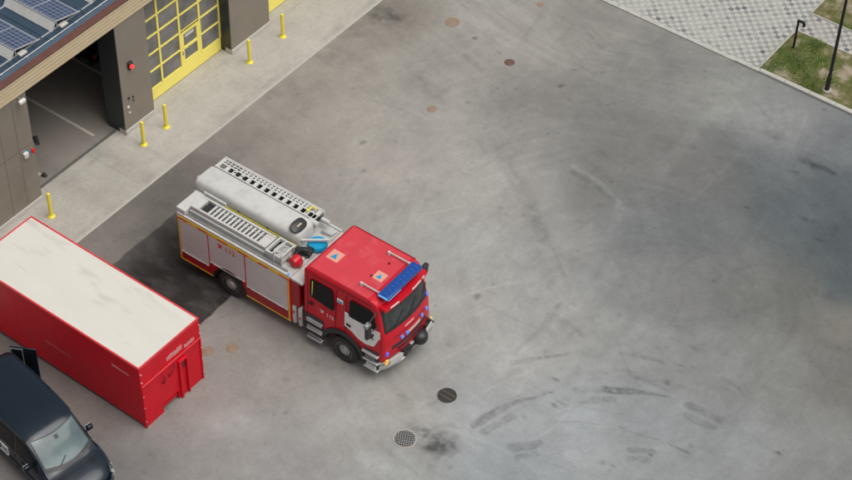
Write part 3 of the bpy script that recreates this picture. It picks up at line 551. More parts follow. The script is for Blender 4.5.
# ---------------------------------------------------------------- solar panels on the roof
def solar_material():
    m = bpy.data.materials.new('solar_cells'); m.use_nodes = True; t = m.node_tree; N = t.nodes; L = t.links; b = N['Principled BSDF']
    tc = N.new('ShaderNodeTexCoord'); sp = N.new('ShaderNodeSeparateXYZ'); L.new(tc.outputs['Object'], sp.inputs[0])
    def line(o, p, wd):
        a = N.new('ShaderNodeMath'); a.operation = 'DIVIDE'; L.new(o, a.inputs[0]); a.inputs[1].default_value = p
        f = N.new('ShaderNodeMath'); f.operation = 'FRACT'; L.new(a.outputs[0], f.inputs[0])
        s = N.new('ShaderNodeMath'); s.operation = 'SUBTRACT'; L.new(f.outputs[0], s.inputs[0]); s.inputs[1].default_value = .5
        q = N.new('ShaderNodeMath'); q.operation = 'ABSOLUTE'; L.new(s.outputs[0], q.inputs[0])
        g = N.new('ShaderNodeMath'); g.operation = 'GREATER_THAN'; L.new(q.outputs[0], g.inputs[0]); g.inputs[1].default_value = .5 - wd / p / 2
        return g.outputs[0]
    mx = N.new('ShaderNodeMath'); mx.operation = 'MAXIMUM'; L.new(line(sp.outputs[0], .177, .012), mx.inputs[0]); L.new(line(sp.outputs[1], .17, .022), mx.inputs[1])
    n = N.new('ShaderNodeTexNoise'); n.inputs['Scale'].default_value = 3; L.new(tc.outputs['Object'], n.inputs['Vector'])
    r = N.new('ShaderNodeMapRange'); r.inputs[3].default_value = .75; r.inputs[4].default_value = 1.25; L.new(n.outputs[0], r.inputs[0])
    v = N.new('ShaderNodeVectorMath'); v.operation = 'SCALE'; v.inputs[0].default_value = (.028, .048, .105); L.new(r.outputs[0], v.inputs['Scale'])
    mc = N.new('ShaderNodeMix'); mc.data_type = 'RGBA'; L.new(mx.outputs[0], mc.inputs[0]); L.new(v.outputs[0], mc.inputs[6]); mc.inputs[7].default_value = (.22, .25, .31, 1)
    L.new(mc.outputs[2], b.inputs['Base Color']); b.inputs['Roughness'].default_value = .22; b.inputs['Coat Weight'].default_value = .3
    return m
M['cells'] = solar_material()
def solar():
    r = empty('solar_panel'); LX, LY, T = 2.18, 1.05, math.radians(13)
    def tl(mb): return mb.map(lambda x, y, z: (x, y * _c(T) + z * _s(T), -y * _s(T) + z * _c(T) + .07))
    # local y = 0 low... panel falls towards +y
    tl(MB().box(-LX + .03, -LX / 2 - .012, .03, LY - .03, .262, .272).box(-LX / 2 + .012, -.03, .03, LY - .03, .262, .272)).build('cells', 'cells', r)
    tl(MB().box(-LX, 0, 0, .03, .235, .275).box(-LX, 0, LY - .03, LY, .235, .275).box(-LX, -LX + .03, .03, LY - .03, .235, .275).box(-.03, 0, .03, LY - .03, .235, .275).box(-LX / 2 - .012, -LX / 2 + .012, .03, LY - .03, .24, .2745).box(-LX + .03, -.03, .03, LY - .03, .24, .255)).build('frame', 'alu', r)
    MB().add([(-LX, .07, .31), (0, .07, .31), (0, -.13, .02), (-LX, -.13, .02), (-LX, .075, .29), (0, .075, .29), (0, -.12, .02), (-LX, -.12, .02)], [(0, 1, 2, 3), (4, 7, 6, 5), (0, 4, 5, 1), (3, 2, 6, 7), (0, 3, 7, 4), (1, 5, 6, 2)]).build('wind_deflector', 'dull_white', r)
    MB().bar((-.06, -.55, .03), (-.06, 1.2, .03), .04).bar((-LX + .06, -.55, .03), (-LX + .06, 1.2, .03), .04).build('rail', 'alu', r, pieces=True)
    MB().bar((-.03, .12, .05), (-.03, .12, .27), .03).bar((-LX + .03, .12, .05), (-LX + .03, .12, .27), .03).build('strut', 'alu', r, pieces=True)
    MB().box(-.10, .10, .20, .50, .0, .075).build('ballast_block', 'concrete_light', r, bevel=.015)
    return r
sp0 = solar(); first = True
colname = ['nearest the roof edge', 'farther from the roof edge']
rows_ = [-16.32, -14.55, -12.74, -10.93, -9.12, -7.31]
rowname = {-16.32: 'left of the left pillar', -14.55: 'over the left pillar', -12.74: 'over the open bay', -10.93: 'over the lamp pillar', -9.12: 'over the yellow door', -7.31: 'right of the yellow door'}
for ry in rows_:
    for ci in range(2):
        p = sp0 if first else copy_tree(sp0); first = False
        p.location = (-.72 - ci * 2.62, ry, 5.335)
        tag(p, 'tilted solar panel %s, in the row %s' % (colname[ci], rowname[ry]), 'solar panel', 'solar panels on the fire station roof')

# ---------------------------------------------------------------- bollards
def bollard():
    r = empty('bollard')
    MB().lathe([(.062, 0), (.062, .98), (.055, 1.01), (.03, 1.025)], (0, 0, .012), 'z', 20).build('post', 'yellow', r, smooth=True)
    MB().lathe([(.13, 0), (.13, .015), (.085, .06), (.064, .085)], (0, 0, .008), 'z', 20).build('base', 'yellow', r, smooth=True)
    b = MB()
    for a in range(4): b.lathe([(.012, 0), (.012, .018)], (.105 * _c(a * 1.571 + .6), .105 * _s(a * 1.571 + .6), .02), 'z', 8)
    b.build('bolt', 'steel', r); return r
b0 = bollard()
for i, (x, y, rz, lab) in enumerate(((.79, -15.30, 0, 'yellow steel bollard alone in front of the left pillar near the container'), (.79, -10.90, .5, 'yellow bollard at the right corner of the open bay'),
        (.79, -9.78, .2, 'yellow bollard at the left corner of the closed yellow door'), (.78, -5.40, .9, 'yellow bollard in front of the second pillar by the yellow door'), (.78, -3.57, 0, 'yellow bollard farthest right along the facade'))):
    b = b0 if i == 0 else copy_tree(b0); b.location = (x, y, 0); b.rotation_euler = (0, 0, rz); tag(b, lab, 'bollard', 'yellow bollards before the hall doors')

# ---------------------------------------------------------------- lamp post and path light
lp = empty('street_lamp', (17.7, 5.92, .04)); tag(lp, 'tall black lamp post rising from a pale concrete collar on the grass', 'street lamp')
MB().lathe([(.17, 0), (.17, .04), (.1, .055)], (0, 0, 0), 'z', 24).build('collar', 'pale_ring', lp, smooth=True)
MB().lathe([(.085, 0), (.085, .5), (.062, .55), (.055, 3.0), (.045, 6.0)], (0, 0, .04), 'z', 18).build('pole', 'pole', lp, smooth=True)
MB().tube([(0, 0, 5.95), (0, 0, 6.1), (-.2, -.1, 6.2), (-.6, -.3, 6.25)], .035, 10).build('arm', 'pole', lp, smooth=True)
MB().cbox((-.85, -.42, 6.24), (.7, .26, .09), math.radians(26)).build('lamp_head', 'pole', lp, bevel=.03)
pl = empty('path_light', (15.62, 7.24, .04)); tag(pl, 'short black path light with a bent top arm on the grass', 'path light')
MB().tube([(0, 0, 0), (0, 0, 1.2), (.0, 0, 1.25)], .045, 12).build('post', 'pole', pl, smooth=True)
MB().bar((-.04, 0, 1.25), (.24, .03, 1.25), .09, .08).build('arm', 'pole', pl, bevel=.01)
MB().lathe([(.055, 0), (.055, .13)], (.22, .03, 1.08), 'z', 14).build('lamp_shade', 'pole', pl, smooth=True)

# ---------------------------------------------------------------- drains and covers
def manhole(x, y, r, m, lab, name='manhole_cover'):
    o = MB().lathe([(r, 0), (r, .008), (r * .85, .010)], (0, 0, 0), 'z', 28).build(name, m, smooth=True); o.location = (x, y, .0)
    return tag(o, lab, 'manhole cover', 'small flush covers in the asphalt')
manhole(8.02, .30, .19, 'rust', 'reddish brown round cover, strongest coloured one in the upper yard')
manhole(7.35, -3.42, .17, 'tan_iron', 'faint tan cover in the middle of the pale yard')
manhole(6.25, .65, .09, mat('dull_cover_iron', (.17, .14, .125), .8, var=.2, scale=12), 'smallest brownish cover between the sandy and the reddish covers')
manhole(5.06, .88, .27, 'tan_iron', 'largest sandy cover beside the dark oil smudge near the apron')
manhole(7.01, 3.72, .14, 'tan_iron', 'sandy cover at the top edge of the yard')
manhole(9.16, -16.05, .20, 'tan_iron', 'brownish cover between container and truck, right of its pair')
manhole(8.66, -16.59, .19, 'tan_iron', 'brownish cover beside the red container corner, left of its pair')
M['slat'] = mat('drain_slat', (.10, .085, .075), .7, .2, var=.2)
def drain(x, y, r, ring, lab, rz):
    e = empty('drain', (x, y, 0), rz)
    MB().lathe([(r * .98, 0), (r * .98, .004)], (0, 0, .002), 'z', 32).build('shaft', 'hole', e)
    rg = MB(); n = 40; vs = []; fs_ = []
    for k in range(n):
        t = 2 * math.pi * k / n
        for rr, zz in ((r * (.86 if ring else .92), .004), (r * (.86 if ring else .92), .018), (r, .018), (r * 1.01, .0)): vs.append((rr * _c(t), rr * _s(t), zz))
    for k in range(n):
        for j in range(3): a = k * 4 + j; b = ((k + 1) % n) * 4 + j; fs_.append((a, b, b + 1, a + 1))
    rg.add(vs, fs_).build('ring', 'pale_ring' if ring else 'grate', e, smooth=True)
    gb = MB(); R_ = r * .9
    if ring:
        for i in range(-4, 5):
            q = i * R_ / 4.7; h = math.sqrt(max(R_ * R_ - q * q, .0001)); gb.bar((q, -h, .012), (q, h, .012), .018, .012); gb.bar((-h, q, .0125), (h, q, .0125), .018, .012)
    else:
        for i in range(-4, 5):
            q = i * R_ / 4.6; h = math.sqrt(max(R_ * R_ - q * q, .0001)); gb.bar((q, -h, .012), (q, h, .012), .016, .012)
        for q in (-.33, .33): h = math.sqrt(R_ * R_ - (q * R_) ** 2); gb.bar((-h, q * R_, .013), (h, q * R_, .013), .034, .013)
    gb.build('grate', 'steel' if ring else 'slat', e)
    return tag(e, lab, 'drain')
drain(15.47, -13.56, .29, False, 'round dark slatted drain in front of the fire truck', .0)
drain(15.48, -15.66, .36, True, 'round meshed drain with a pale ring beside the black stain', .5)

# ---------------------------------------------------------------- red container
ct = empty('container', (9.24, -19.99, 0), -.008); tag(ct, 'long red hook lift container with a white roof beside the van', 'container')
L_, Wd, H = 6.85, 2.53, 2.608
MB().box(-L_, -.06, 0, .06, .12, H - .02).box(-L_, -.06, Wd - .06, Wd, .12, H - .02).box(-L_, -L_ + .06, .06, Wd - .06, .12, H - .02).box(-L_ + .06, -.06, .06, Wd - .06, .12, .2).build('shell', 'container_red', ct, bevel=.012)
# front wall with the cut-out at the foot, plus sill beam under the body
MB().prism([(0, .0), (.80, .0), (.80, .36), (1.45, .36), (1.45, .0), (2.53, .0), (2.53, H - .02), (0, H - .02)], -.06, 0.0, 'x').build('front_wall', 'container_red', ct, bevel=.01)
MB().box(-L_ + .1, -.1, .45, .63, .0, .12).box(-L_ + .1, -.1, 1.9, 2.08, .0, .12).build('skid', 'dark_red', ct, pieces=True)
M['container_edge'] = mat('container_edge_red', (.60, .03, .04), .45)
MB().box(-L_, 0, -.012, .045, H - .06, H + .012).box(-L_, 0, Wd - .045, Wd + .012, H - .06, H + .012).box(-L_ - .004, -L_ + .045, .045, Wd - .045, H - .06, H + .012).box(-.045, .004, .045, Wd - .045, H - .06, H + .012).build('top_rail', 'container_edge', ct, bevel=.006)
MB().box(-L_ + .045, -.045, .045, Wd - .045, H - .03, H).build('roof', 'container_top', ct)
MB().box(.0, .04, .02, Wd - .02, 1.78, 1.83).build('ridge', 'container_edge', ct, bevel=.01)
MB().box(-.03, .035, .01, .06, .0, 1.78).box(-.03, .035, Wd - .06, Wd - .01, .0, 1.78).build('corner_post', 'container_red', ct, bevel=.01, pieces=True)
MB().box(0, .08, 1.52, 1.60, .02, 1.62).box(0, .08, 1.60, 1.86, 1.54, 1.62).box(0, .08, 1.83, 1.88, .02, 1.54).build('hook_frame', 'container_red', ct, bevel=.01)
MB().box(.0, .006, 1.60, 1.83, 1.15, 1.54).build('hook_pocket', 'dark_red', ct)
MB().tube([(0, .85, 1.25), (.07, .87, 1.30), (.07, .92, 1.52), (0, .93, 1.56)], .022, 8).tube([(0, 1.10, 1.32), (.07, 1.14, 1.42), (.07, 1.36, 1.60), (0, 1.40, 1.62)], .022, 8).build('handle', 'dark_red', ct, smooth=True, pieces=True)
for z in (.3, .9, 1.4, 2.0, 2.35):
    for y in (.03, Wd - .03): MB().lathe([(.022, 0), (.022, .045)], (.0, y, z), 'x', 8).build('rivet', 'faded', ct)
for x in (-1.7, -3.4, -5.1): MB().box(x, x + .012, -.003, .0, .14, H - .08).build('weld_seam', 'container_red', ct)
def smear(mb, x0, x1, z0, z1, face, seed):
    rnd = random.Random(seed); n = 9
    for i in range(n):
        a = x0 + (x1 - x0) * i / n; b = a + (x1 - x0) / n * rnd.uniform(.7, .98); u0, u1 = z0 + rnd.uniform(0, .03), z1 - rnd.uniform(0, .05)
        if face == 'front': mb.box(.0, .004, a, b, u0, u1)
        else: mb.box(a, b, -.004, .0, u0, u1)
    return mb
M['smear'] = mat('worn_white_lettering', (.64, .27, .27), .6, var=.25, scale=9)
smear(MB(), 1.10, 1.76, 1.96, 2.18, 'front', 1).build('worn_lettering', 'smear', ct); smear(MB(), 1.84, 2.28, 1.88, 2.06, 'front', 2).build('worn_lettering', 'smear', ct)
smear(MB(), -1.12, -.44, 1.99, 2.11, 'side', 3).build('worn_lettering', 'smear', ct); smear(MB(), -3.95, -2.9, 1.06, 1.2, 'side', 4).build('worn_lettering', mat('very_worn_lettering', (.52, .07, .08), .6, var=.2, scale=9), ct)
# ---------------------------------------------------------------- fire truck (local: x from the tail, y from the near side, z up)
ft = empty('fire_truck', (5.69 + 4, -14.42 + 1.25, 0), 0.003); tag(ft, 'red fire truck with silver shutters, white roof ladders and blue lights standing in the yard', 'fire truck')
def T(mb, name, m, parent=None, **kw):
    mb.v = [(a - 4, b - 1.25, c) for a, b, c in mb.v]; return mb.build(name, m, parent or ft, **kw)
WC = 1.25
RX, FX = 2.02, 6.50
def arch(cx, r, z0, a0=180, a1=0, n=14):
    o = math.asin(min(1, max(-1, (z0 - .5) / r)))
    return [(cx - r * _c(t), .5 + r * _s(t)) for t in [o + (math.pi - 2 * o) * i / n for i in range(n + 1)]]
# superstructure
prof = [(0, .47)] + arch(RX, .66, .47) + [(4.48, .47), (4.48, 2.38), (0, 2.38)]
T(MB().prism(prof, .0, 2.5), 'body', 'red', bevel=.012)
T(MB().box(.02, 1.34, -.006, .0, .50, .86).box(2.70, 4.36, -.006, .0, .50, .93), 'lower_panel', 'lower_red', pieces=True)
def shutter(x0, x1, z0, z1, y=-.0, side=-1):
    n = int((z1 - z0) / .10); poly = []
    mb = MB(); h = (z1 - z0) / n
    for i in range(n): mb.prism([(0, 0)] * 0 or [(-.010, z0 + i * h), (-.020, z0 + i * h + h * .25), (-.020, z0 + i * h + h * .7), (-.010, z0 + (i + 1) * h - .010), (.0, z0 + (i + 1) * h - .010), (.0, z0 + i * h)], x0, x1, 'x')
    if side > 0: mb.map(lambda a, b, c: (a, 2.5 - b, c))
    return mb
SH = [(.07, 1.19, .88, 2.255), (1.25, 2.67, 1.10, 2.255), (2.73, 4.37, .95, 2.255)]
for i, (a, b, c, d) in enumerate(SH):
    s = T(shutter(a, b, c, d), 'shutter', 'shutter')
    T(MB().box(a + .01, b - .01, -.035, -.005, c - .035, c), 'handle_bar', 'white', s)
    T(MB().lathe([(.02, -.05), (.02, -.03)], (a + .12, 0, c - .015), 'y', 8).lathe([(.02, -.05), (.02, -.03)], (b - .12, 0, c - .015), 'y', 8), 'latch', 'black', s, pieces=True)
    T(shutter(a, b, c, d, side=1), 'shutter', 'shutter')
# markings
yl = MB().box(.0, 1.36, -.012, -.004, .47, .515).box(2.70, 4.46, -.012, -.004, .47, .515).box(.0, .05, -.012, -.004, .515, 2.31).box(4.385, 4.44, -.012, -.004, .515, 2.31)
T(yl, 'contour_marking', 'stripe_yellow', pieces=True)
st_y, st_r = MB(), MB()
for i in range(11):
    a = .0 + i * 4.46 / 11; b = a + 4.46 / 11; st_y.box(a, b, -.024, -.004, 2.325, 2.378)
    (st_r if i % 2 == 0 else st_y).box(a, b, -.023, -.004, 2.262, 2.325)
T(st_y, 'edge_stripe', 'stripe_yellow'); T(st_r, 'edge_stripe', 'stripe_red', pieces=True)
RM = Matrix.Rotation(math.radians(90), 4, 'X')
def side_text(name, txt, size, m, x, z, y=-.022, par=None):
    mt = Matrix.Translation((x - 4, y - 1.25, z)) @ RM; return text_mesh(name, txt, size, m, par or ft, mt)
side_text('emergency_number', '112', .28, 'stripe_red', 2.12, 2.03)
def phone(mb, x, z, s, y):
    # small handset beside the number
    mb.prism([(x - s, z + s * .35), (x - s * .6, z + s * .8), (x + s * .6, z + s * .8), (x + s, z + s * .35), (x + s * .55, z + s * .15), (x + s * .4, z + s * .42), (x - s * .4, z + s * .42), (x - s * .55, z + s * .15)], y, y + .004)
    mb.prism([(x - s * .3, z + s * .25), (x + s * .3, z + s * .25), (x + s * .65, z - s * .7), (x - s * .65, z - s * .7)], y, y + .004); return mb
T(phone(MB(), 1.72, 2.04, .11, -.024), 'phone_symbol', 'stripe_red')
# deck
T(MB().box(.0, 4.48, .0, 2.5, 2.384, 2.42), 'deck', 'deck', bevel=.01)
T(MB().box(-.02, 4.5, -.012, .06, 2.384, 2.47).box(-.02, 4.5, 2.44, 2.512, 2.384, 2.47).box(-.02, .05, .06, 2.44, 2.384, 2.47), 'deck_rim', 'dull_white', bevel=.01)
T(MB().box(-.06, .30, .03, .98, 2.42, 2.66).box(-.03, .26, .98, 1.1, 2.42, 2.6), 'rear_locker', 'dull_white', bevel=.02)
# near side ladder in its tray
T(MB().box(.32, 3.5, .20, .93, 2.42, 2.60), 'ladder_tray', 'deck', bevel=.015)
ld = MB()
for y in (.30, .82): ld.bar((.34, y, 2.70), (3.30, y, 2.70), .07, .10)
ld.box(.34, .62, .335, .785, 2.66, 2.74)
for i in range(14): ld.bar((.98 + i * .155, .33, 2.70), (.98 + i * .155, .79, 2.70), .075, .03)
ld.box(3.02, 3.30, .335, .785, 2.66, 2.735)
T(ld, 'roof_ladder', 'dull_white', bevel=.006)
T(MB().box(.66, .90, .36, .76, 2.60, 2.66), 'black_box', 'black')
T(MB().box(.60, 3.0, .42, .70, 2.602, 2.612), 'tray_slot', mat('tray_grey', (.11, .11, .105), .7, var=.3))
T(MB().box(.25, 1.15, .96, 1.1, 2.42, 2.76), 'tool_box', 'white', bevel=.02)
T(MB().box(1.15, 4.05, .965, .985, 2.42, 2.66), 'yellow_strip', 'yellow')
T(MB().box(.28, 4.3, .07, .10, 2.47, 2.52).box(.28, 4.3, .13, .15, 2.42, 2.50), 'hose_rail', 'steel', pieces=True)
kb_ = MB()
for i in range(9): kb_.lathe([(.018, 0), (.018, .03)], (.5 + i * .09, .115, 2.47), 'z', 8)
T(kb_, 'cleat', 'black')
# raised frame with a hatch and small hand rails near the front
T(MB().box(3.36, 3.42, .2, .92, 2.60, 2.74).box(3.42, 3.92, .2, .26, 2.60, 2.74).box(3.42, 3.92, .86, .92, 2.60, 2.74).box(3.92, 3.98, .2, .92, 2.60, 2.74), 'hatch_frame', 'dull_white', bevel=.008)
T(MB().box(3.30, 4.0, .2, .93, 2.42, 2.60).box(3.5, 3.7, .4, .7, 2.60, 2.66), 'hatch_box', 'deck', bevel=.01)
hr = MB()
for x in (3.72, 4.02): hr.tube([(x, .18, 2.50), (x, .20, 2.85), (x, .74, 2.85), (x, .78, 2.50)], .028, 8)
hr.tube([(3.72, .3, 2.85), (4.02, .3, 2.85)], .02, 8).tube([(3.72, .6, 2.85), (4.02, .6, 2.85)], .02, 8)
T(hr, 'hand_rail', 'dull_white', smooth=True)
# long storage cylinder with rounded roof
n = 18; sec = [(1.02, 2.42), (1.02, 2.62)] + [(1.47 - .46 * math.copysign(abs(_c(math.pi * i / n)) ** .40, _c(math.pi * i / n)), 2.70 + .33 * max(0., _s(math.pi * i / n)) ** .55) for i in range(n + 1)] + [(1.92, 2.62), (1.92, 2.42)]
vs = []; fs_ = []
for (x, sc, dz) in ((-.16, .86, -.03), (-.13, .97, 0), (-.05, 1., 0), (3.60, 1., 0), (3.76, .97, -.02), (3.88, .88, -.10), (3.94, .74, -.18)):
    for (y, z) in sec:
        vs.append((x, 1.47 + (y - 1.47) * (sc if x > 0 else sc), 2.42 + (z - 2.42) * sc + dz * 0))
k = len(sec)
for i in range(6):
    for j in range(k - 1): fs_.append((i * k + j, i * k + j + 1, (i + 1) * k + j + 1, (i + 1) * k + j))
fs_ += [tuple(range(k)), tuple(range(6 * k, 7 * k))[::-1]]
T(MB().add(vs, fs_), 'storage_cover', 'dull_white', smooth=True)
T(MB().box(.1, 3.7, 1.0, 1.02, 2.42, 2.56), 'cover_gasket', mat('cover_gasket', (.24, .21, .16), .7, var=.2))
hh = MB()
for x in (-.19,):
    hh.box(x - .05, x + .04, 1.1, 1.25, 2.5, 2.72).box(x - .05, x + .04, 1.2, 1.35, 2.78, 2.92).box(x - .03, x + .02, 1.0, 1.95, 2.45, 2.5)
T(hh, 'rear_bracket', 'deck', bevel=.01)
# dark hatch on the nose of the cover
nh = []
for sc2, lift in ((1., .0), (1., .05), (.72, .075)):
    nh += [(3.70 + .16 * sc2 * math.copysign(abs(_c(t)) ** .7, _c(t)) + lift * .8, 1.36 + .30 * sc2 * math.copysign(abs(_s(t)) ** .7, _s(t)), 3.05 - .10 * sc2 * _c(t) + lift) for t in [2 * math.pi * i / 24 for i in range(24)]]
T(MB().add(nh, [(j * 24 + i, j * 24 + (i + 1) % 24, (j + 1) * 24 + (i + 1) % 24, (j + 1) * 24 + i) for j in range(2) for i in range(24)] + [tuple(range(48, 72))]), 'nose_hatch', 'black', smooth=True)
T(MB().bar((3.765, 1.26, 3.13), (3.765, 1.46, 3.13), .05, .02), 'hatch_handle', 'tan', None)
# far side perforated ladder
l2 = MB()
l2.box(-.18, 3.82, 1.98, 2.03, 2.50, 2.88).box(-.18, 3.82, 2.47, 2.52, 2.50, 2.88)
l2.box(-.18, -.06, 2.03, 2.47, 2.78, 2.86); l2.box(3.66, 3.78, 2.03, 2.47, 2.78, 2.86)
l2.box(-.18, 3.82, 2.22, 2.28, 2.84, 2.865).box(-.18, 3.82, 2.335, 2.375, 2.84, 2.865).box(-.18, 3.82, 2.43, 2.47, 2.84, 2.865)
for i in range(26): l2.box(.02 + i * .145, .02 + i * .145 + (.085 if i > 3 else .03), 2.28, 2.43, 2.825, 2.85)
for i in range(13): l2.box(.16 + i * .29, .16 + i * .29 + .13, 2.03, 2.22, 2.80, 2.86)
T(l2, 'long_ladder', 'dull_white', bevel=.006)
T(MB().box(.0, 3.7, 2.06, 2.44, 2.50, 2.56), 'ladder_well', mat('well_grey', (.03, .03, .032), .7, var=.3))
sl2 = MB()
for i in range(12): sl2.box(.24 + i * .29, .34 + i * .29, 2.345, 2.360, 2.866, 2.869)

T(MB().tube([(.2, 2.1, 2.8), (.55, 2.12, 2.84), (.5, 2.16, 2.84), (.95, 2.13, 2.84)], .028, 8), 'black_strap', 'black', smooth=True)
T(MB().tube([(3.45, 2.10, 2.95), (3.45, 2.35, 2.95), (3.62, 2.35, 2.95)], .03, 8), 'ladder_hook', 'yellow', smooth=True)
T(MB().lathe([(.05, 0), (.09, .02), (.09, .34), (.05, .36)], (3.62, 1.98, 2.78), 'x', 16).lathe([(.04, 0), (.075, .02), (.075, .3), (.04, .32)], (3.86, 2.30, 2.72), 'x', 16), 'work_lamp', 'dull_white', smooth=True, pieces=True)
# equipment behind the cab: blue dish, black fan, red reel
T(MB().lathe([(.31, 0), (.31, .08), (.28, .13), (.1, .15)], (4.32, 1.52, 2.46), 'z', 28), 'blue_dish', 'cyan', smooth=True)
T(MB().bar((3.95, 1.20, 2.72), (4.62, 1.72, 2.72), .07, .05), 'dish_bar', 'dull_white', None)
T(MB().cbox((4.18, .95, 2.6), (.34, .16, .22), .5).cbox((4.35, 1.08, 2.55), (.18, .3, .2), .2).cbox((4.02, .82, 2.56), (.3, .12, .2), -.3).tube([(4.05, .75, 2.62), (4.25, .95, 2.72), (4.5, 1.1, 2.6)], .04, 8), 'monitor', 'black', bevel=.015)
T(MB().lathe([(.05, -.16), (.15, -.16), (.17, -.10), (.17, .12), (.12, .16)], (4.30, .52, 2.60), 'y', 20).lathe([(.09, 0), (.11, .05), (.10, .2)], (4.30, .52, 2.56), 'x', 16), 'red_lamp_housing', 'red', smooth=True)
T(MB().box(4.5, 4.92, .25, 2.3, 1.2, 2.25), 'gap_equipment', 'dark_red'); T(MB().box(4.485, 4.94, .02, 2.48, 2.30, 2.40), 'gap_cover', 'dull_white', bevel=.02); T(MB().box(4.485, 4.80, .03, .12, 1.25, 2.30), 'gap_side', 'lower_red')
T(MB().lathe([(.04, 0), (.04, .03)], (.05, .02, 2.42), 'z', 10), 'corner_flasher', 'blue_flash'); T(MB().lathe([(.04, 0), (.04, .03)], (4.42, .03, 2.47), 'z', 10), 'corner_flasher', 'blue_flash')
for i, (x, y, dx, dy, dz) in enumerate(((4.02, .62, .16, .10, .10), (3.98, .98, .12, .2, .14), (4.36, .78, .10, .12, .12), (4.18, .40, .14, .08, .08))):
    T(MB().cbox((x, y, 2.42 + dz / 2), (dx, dy, dz), .3 * i), 'valve_block', ('steel', 'black', 'alu', 'deck')[i], bevel=.012)
T(MB().tube([(3.9, .35, 2.46), (4.1, .55, 2.5), (4.3, .70, 2.47), (4.4, .95, 2.5)], .025, 8), 'hose', 'black', smooth=True)
T(MB().tube([(4.05, 2.05, 2.5), (4.4, 2.1, 2.5), (4.42, 2.3, 2.5)], .03, 8), 'hose', 'steel', smooth=True)
for x in (.45, 1.6, 2.75):
    T(MB().box(x, x + .05, 1.005, 1.018, 2.5, 2.72), 'cover_strap', 'black')
# chassis pieces in the gap
T(MB().box(-.02, 7.4, .85, 1.65, .45, .75), 'chassis', 'black')
for x in (4.55, 4.78): T(MB().tube([(x, .12, .45), (x, .10, .62), (x, .10, 1.12), (x, .14, 1.25)], .085, 14), 'air_tank', 'alu', smooth=True)
T(MB().cbox((4.57, .025, .95), (.06, .02, .12)).cbox((4.80, .025, .8), (.06, .02, .1)), 'red_cap', 'red', pieces=True)
# rear
T(MB().box(-.16, -.0, .1, 2.4, .42, .56), 'rear_bumper', 'steel', bevel=.02); 
for y in (.08, 2.30): T(MB().box(-.03, 0, y, y + .12, .75, 1.3), 'tail_lamp', 'stripe_red')
T(MB().box(-.015, -.0, .3, 2.2, .7, 2.3), 'rear_shutter', 'shutter')
# wheels
def wheel(x, y, sgn, name='wheel'):
    R = .50
    t = T(MB().lathe([(.30, -.14), (.40, -.155), (.475, -.14), (R, -.11), (R, .11), (.475, .14), (.40, .155), (.30, .14)], (x, y, R), 'y', 40, (False, False)), name, 'rubber', smooth=True)
    o = -sgn   # outward direction: -y for near side
    T(MB().lathe([(.31, o * .145), (.285, o * .145), (.26, o * .06), (.20, o * .05), (.19, o * .11), (.13, o * .13), (.12, o * .165), (.04, o * .175)], (x, y, R), 'y', 32, (False, True)), 'rim', 'rim', t, smooth=True)
    nb = MB()
    for k in range(10):
        a = 2 * math.pi * k / 10; nb.lathe([(.018, o * .06), (.018, o * .095)], (x + .225 * _c(a), y, R + .225 * _s(a)), 'y', 8)
    T(nb, 'wheel_nut', 'black', t, pieces=True)
    T(MB().lathe([(.298, o * .150), (.27, o * .150), (.262, o * .10), (.30, o * .10)], (x, y, R), 'y', 32, (False, False)), 'rim_ring', 'black', t, smooth=True)
    return t
for x in (RX, FX): wheel(x, .17, 1); wheel(x, 2.33, -1)
wa = MB()
for cx, r0, r1 in ((RX, .60, .67),):
    P1 = arch(cx, r1, .50); P0 = arch(cx, r0, .50); wa.prism(P1 + P0[::-1], -.03, .10)
T(wa, 'wheel_arch', 'black', smooth=True)

# ---- cab
CX0, CX1 = 4.95, 7.75
def dm(x, y, z):
    y2 = (y - WC); k = 1 - .065 * max(0, z - 1.9) / 1.2 - .10 * max(0, x - 7.15) ** 1.0 * (1 if z > .9 else .6)
    bl = max(0, x - 7.2) / .7; x2 = x + .17 * bl * (1 - (y2 / 1.25) ** 2) * 1.0
    return (x2, WC + y2 * k, z)
cabp = [(4.95, .80), (4.95, 2.98), (5.02, 3.10), (5.15, 3.15), (7.30, 3.15), (7.52, 3.12), (7.64, 3.02), (7.74, 2.60), (7.84, 2.10), (7.90, 1.90), (7.93, 1.5), (7.93, 1.0), (7.90, .82), (7.34, .82)] + arch(FX, .76, .82)[::-1][1:-1] + [(5.72, .82)]
cab = T(MB().prism(cabp, .02, 2.48, 'y', 14).map(dm), 'cab', 'red', bevel=.07, seg=4)
def side_panel(name, poly, m, out=.012, parent=None, far=False, bevel=0, dup=True):
    # polygon in (x, z) laid on the cab side, given its own thickness
    r = None
    for f in ((False, True) if dup else (False,)):
        mb = MB(); y = .02 if not f else 2.48; s = -1 if not f else 1
        mb.prism(poly, y + .01 * s * -1, y, 'y'); vv = []
        for (a, b, c) in mb.v:
            x2, y2, z2 = dm(a, y, c); vv.append((x2, y2 + s * (out if abs(b - y) < 1e-6 else -.02), z2))
        mb.v = vv; o = T(mb, name, m, parent, bevel=bevel); r = r or o
    return r
side_panel('roof_edge_trim', [(5.05, 2.965), (7.45, 2.965), (7.45, 2.985), (5.05, 2.985)], 'dark_red', .004)
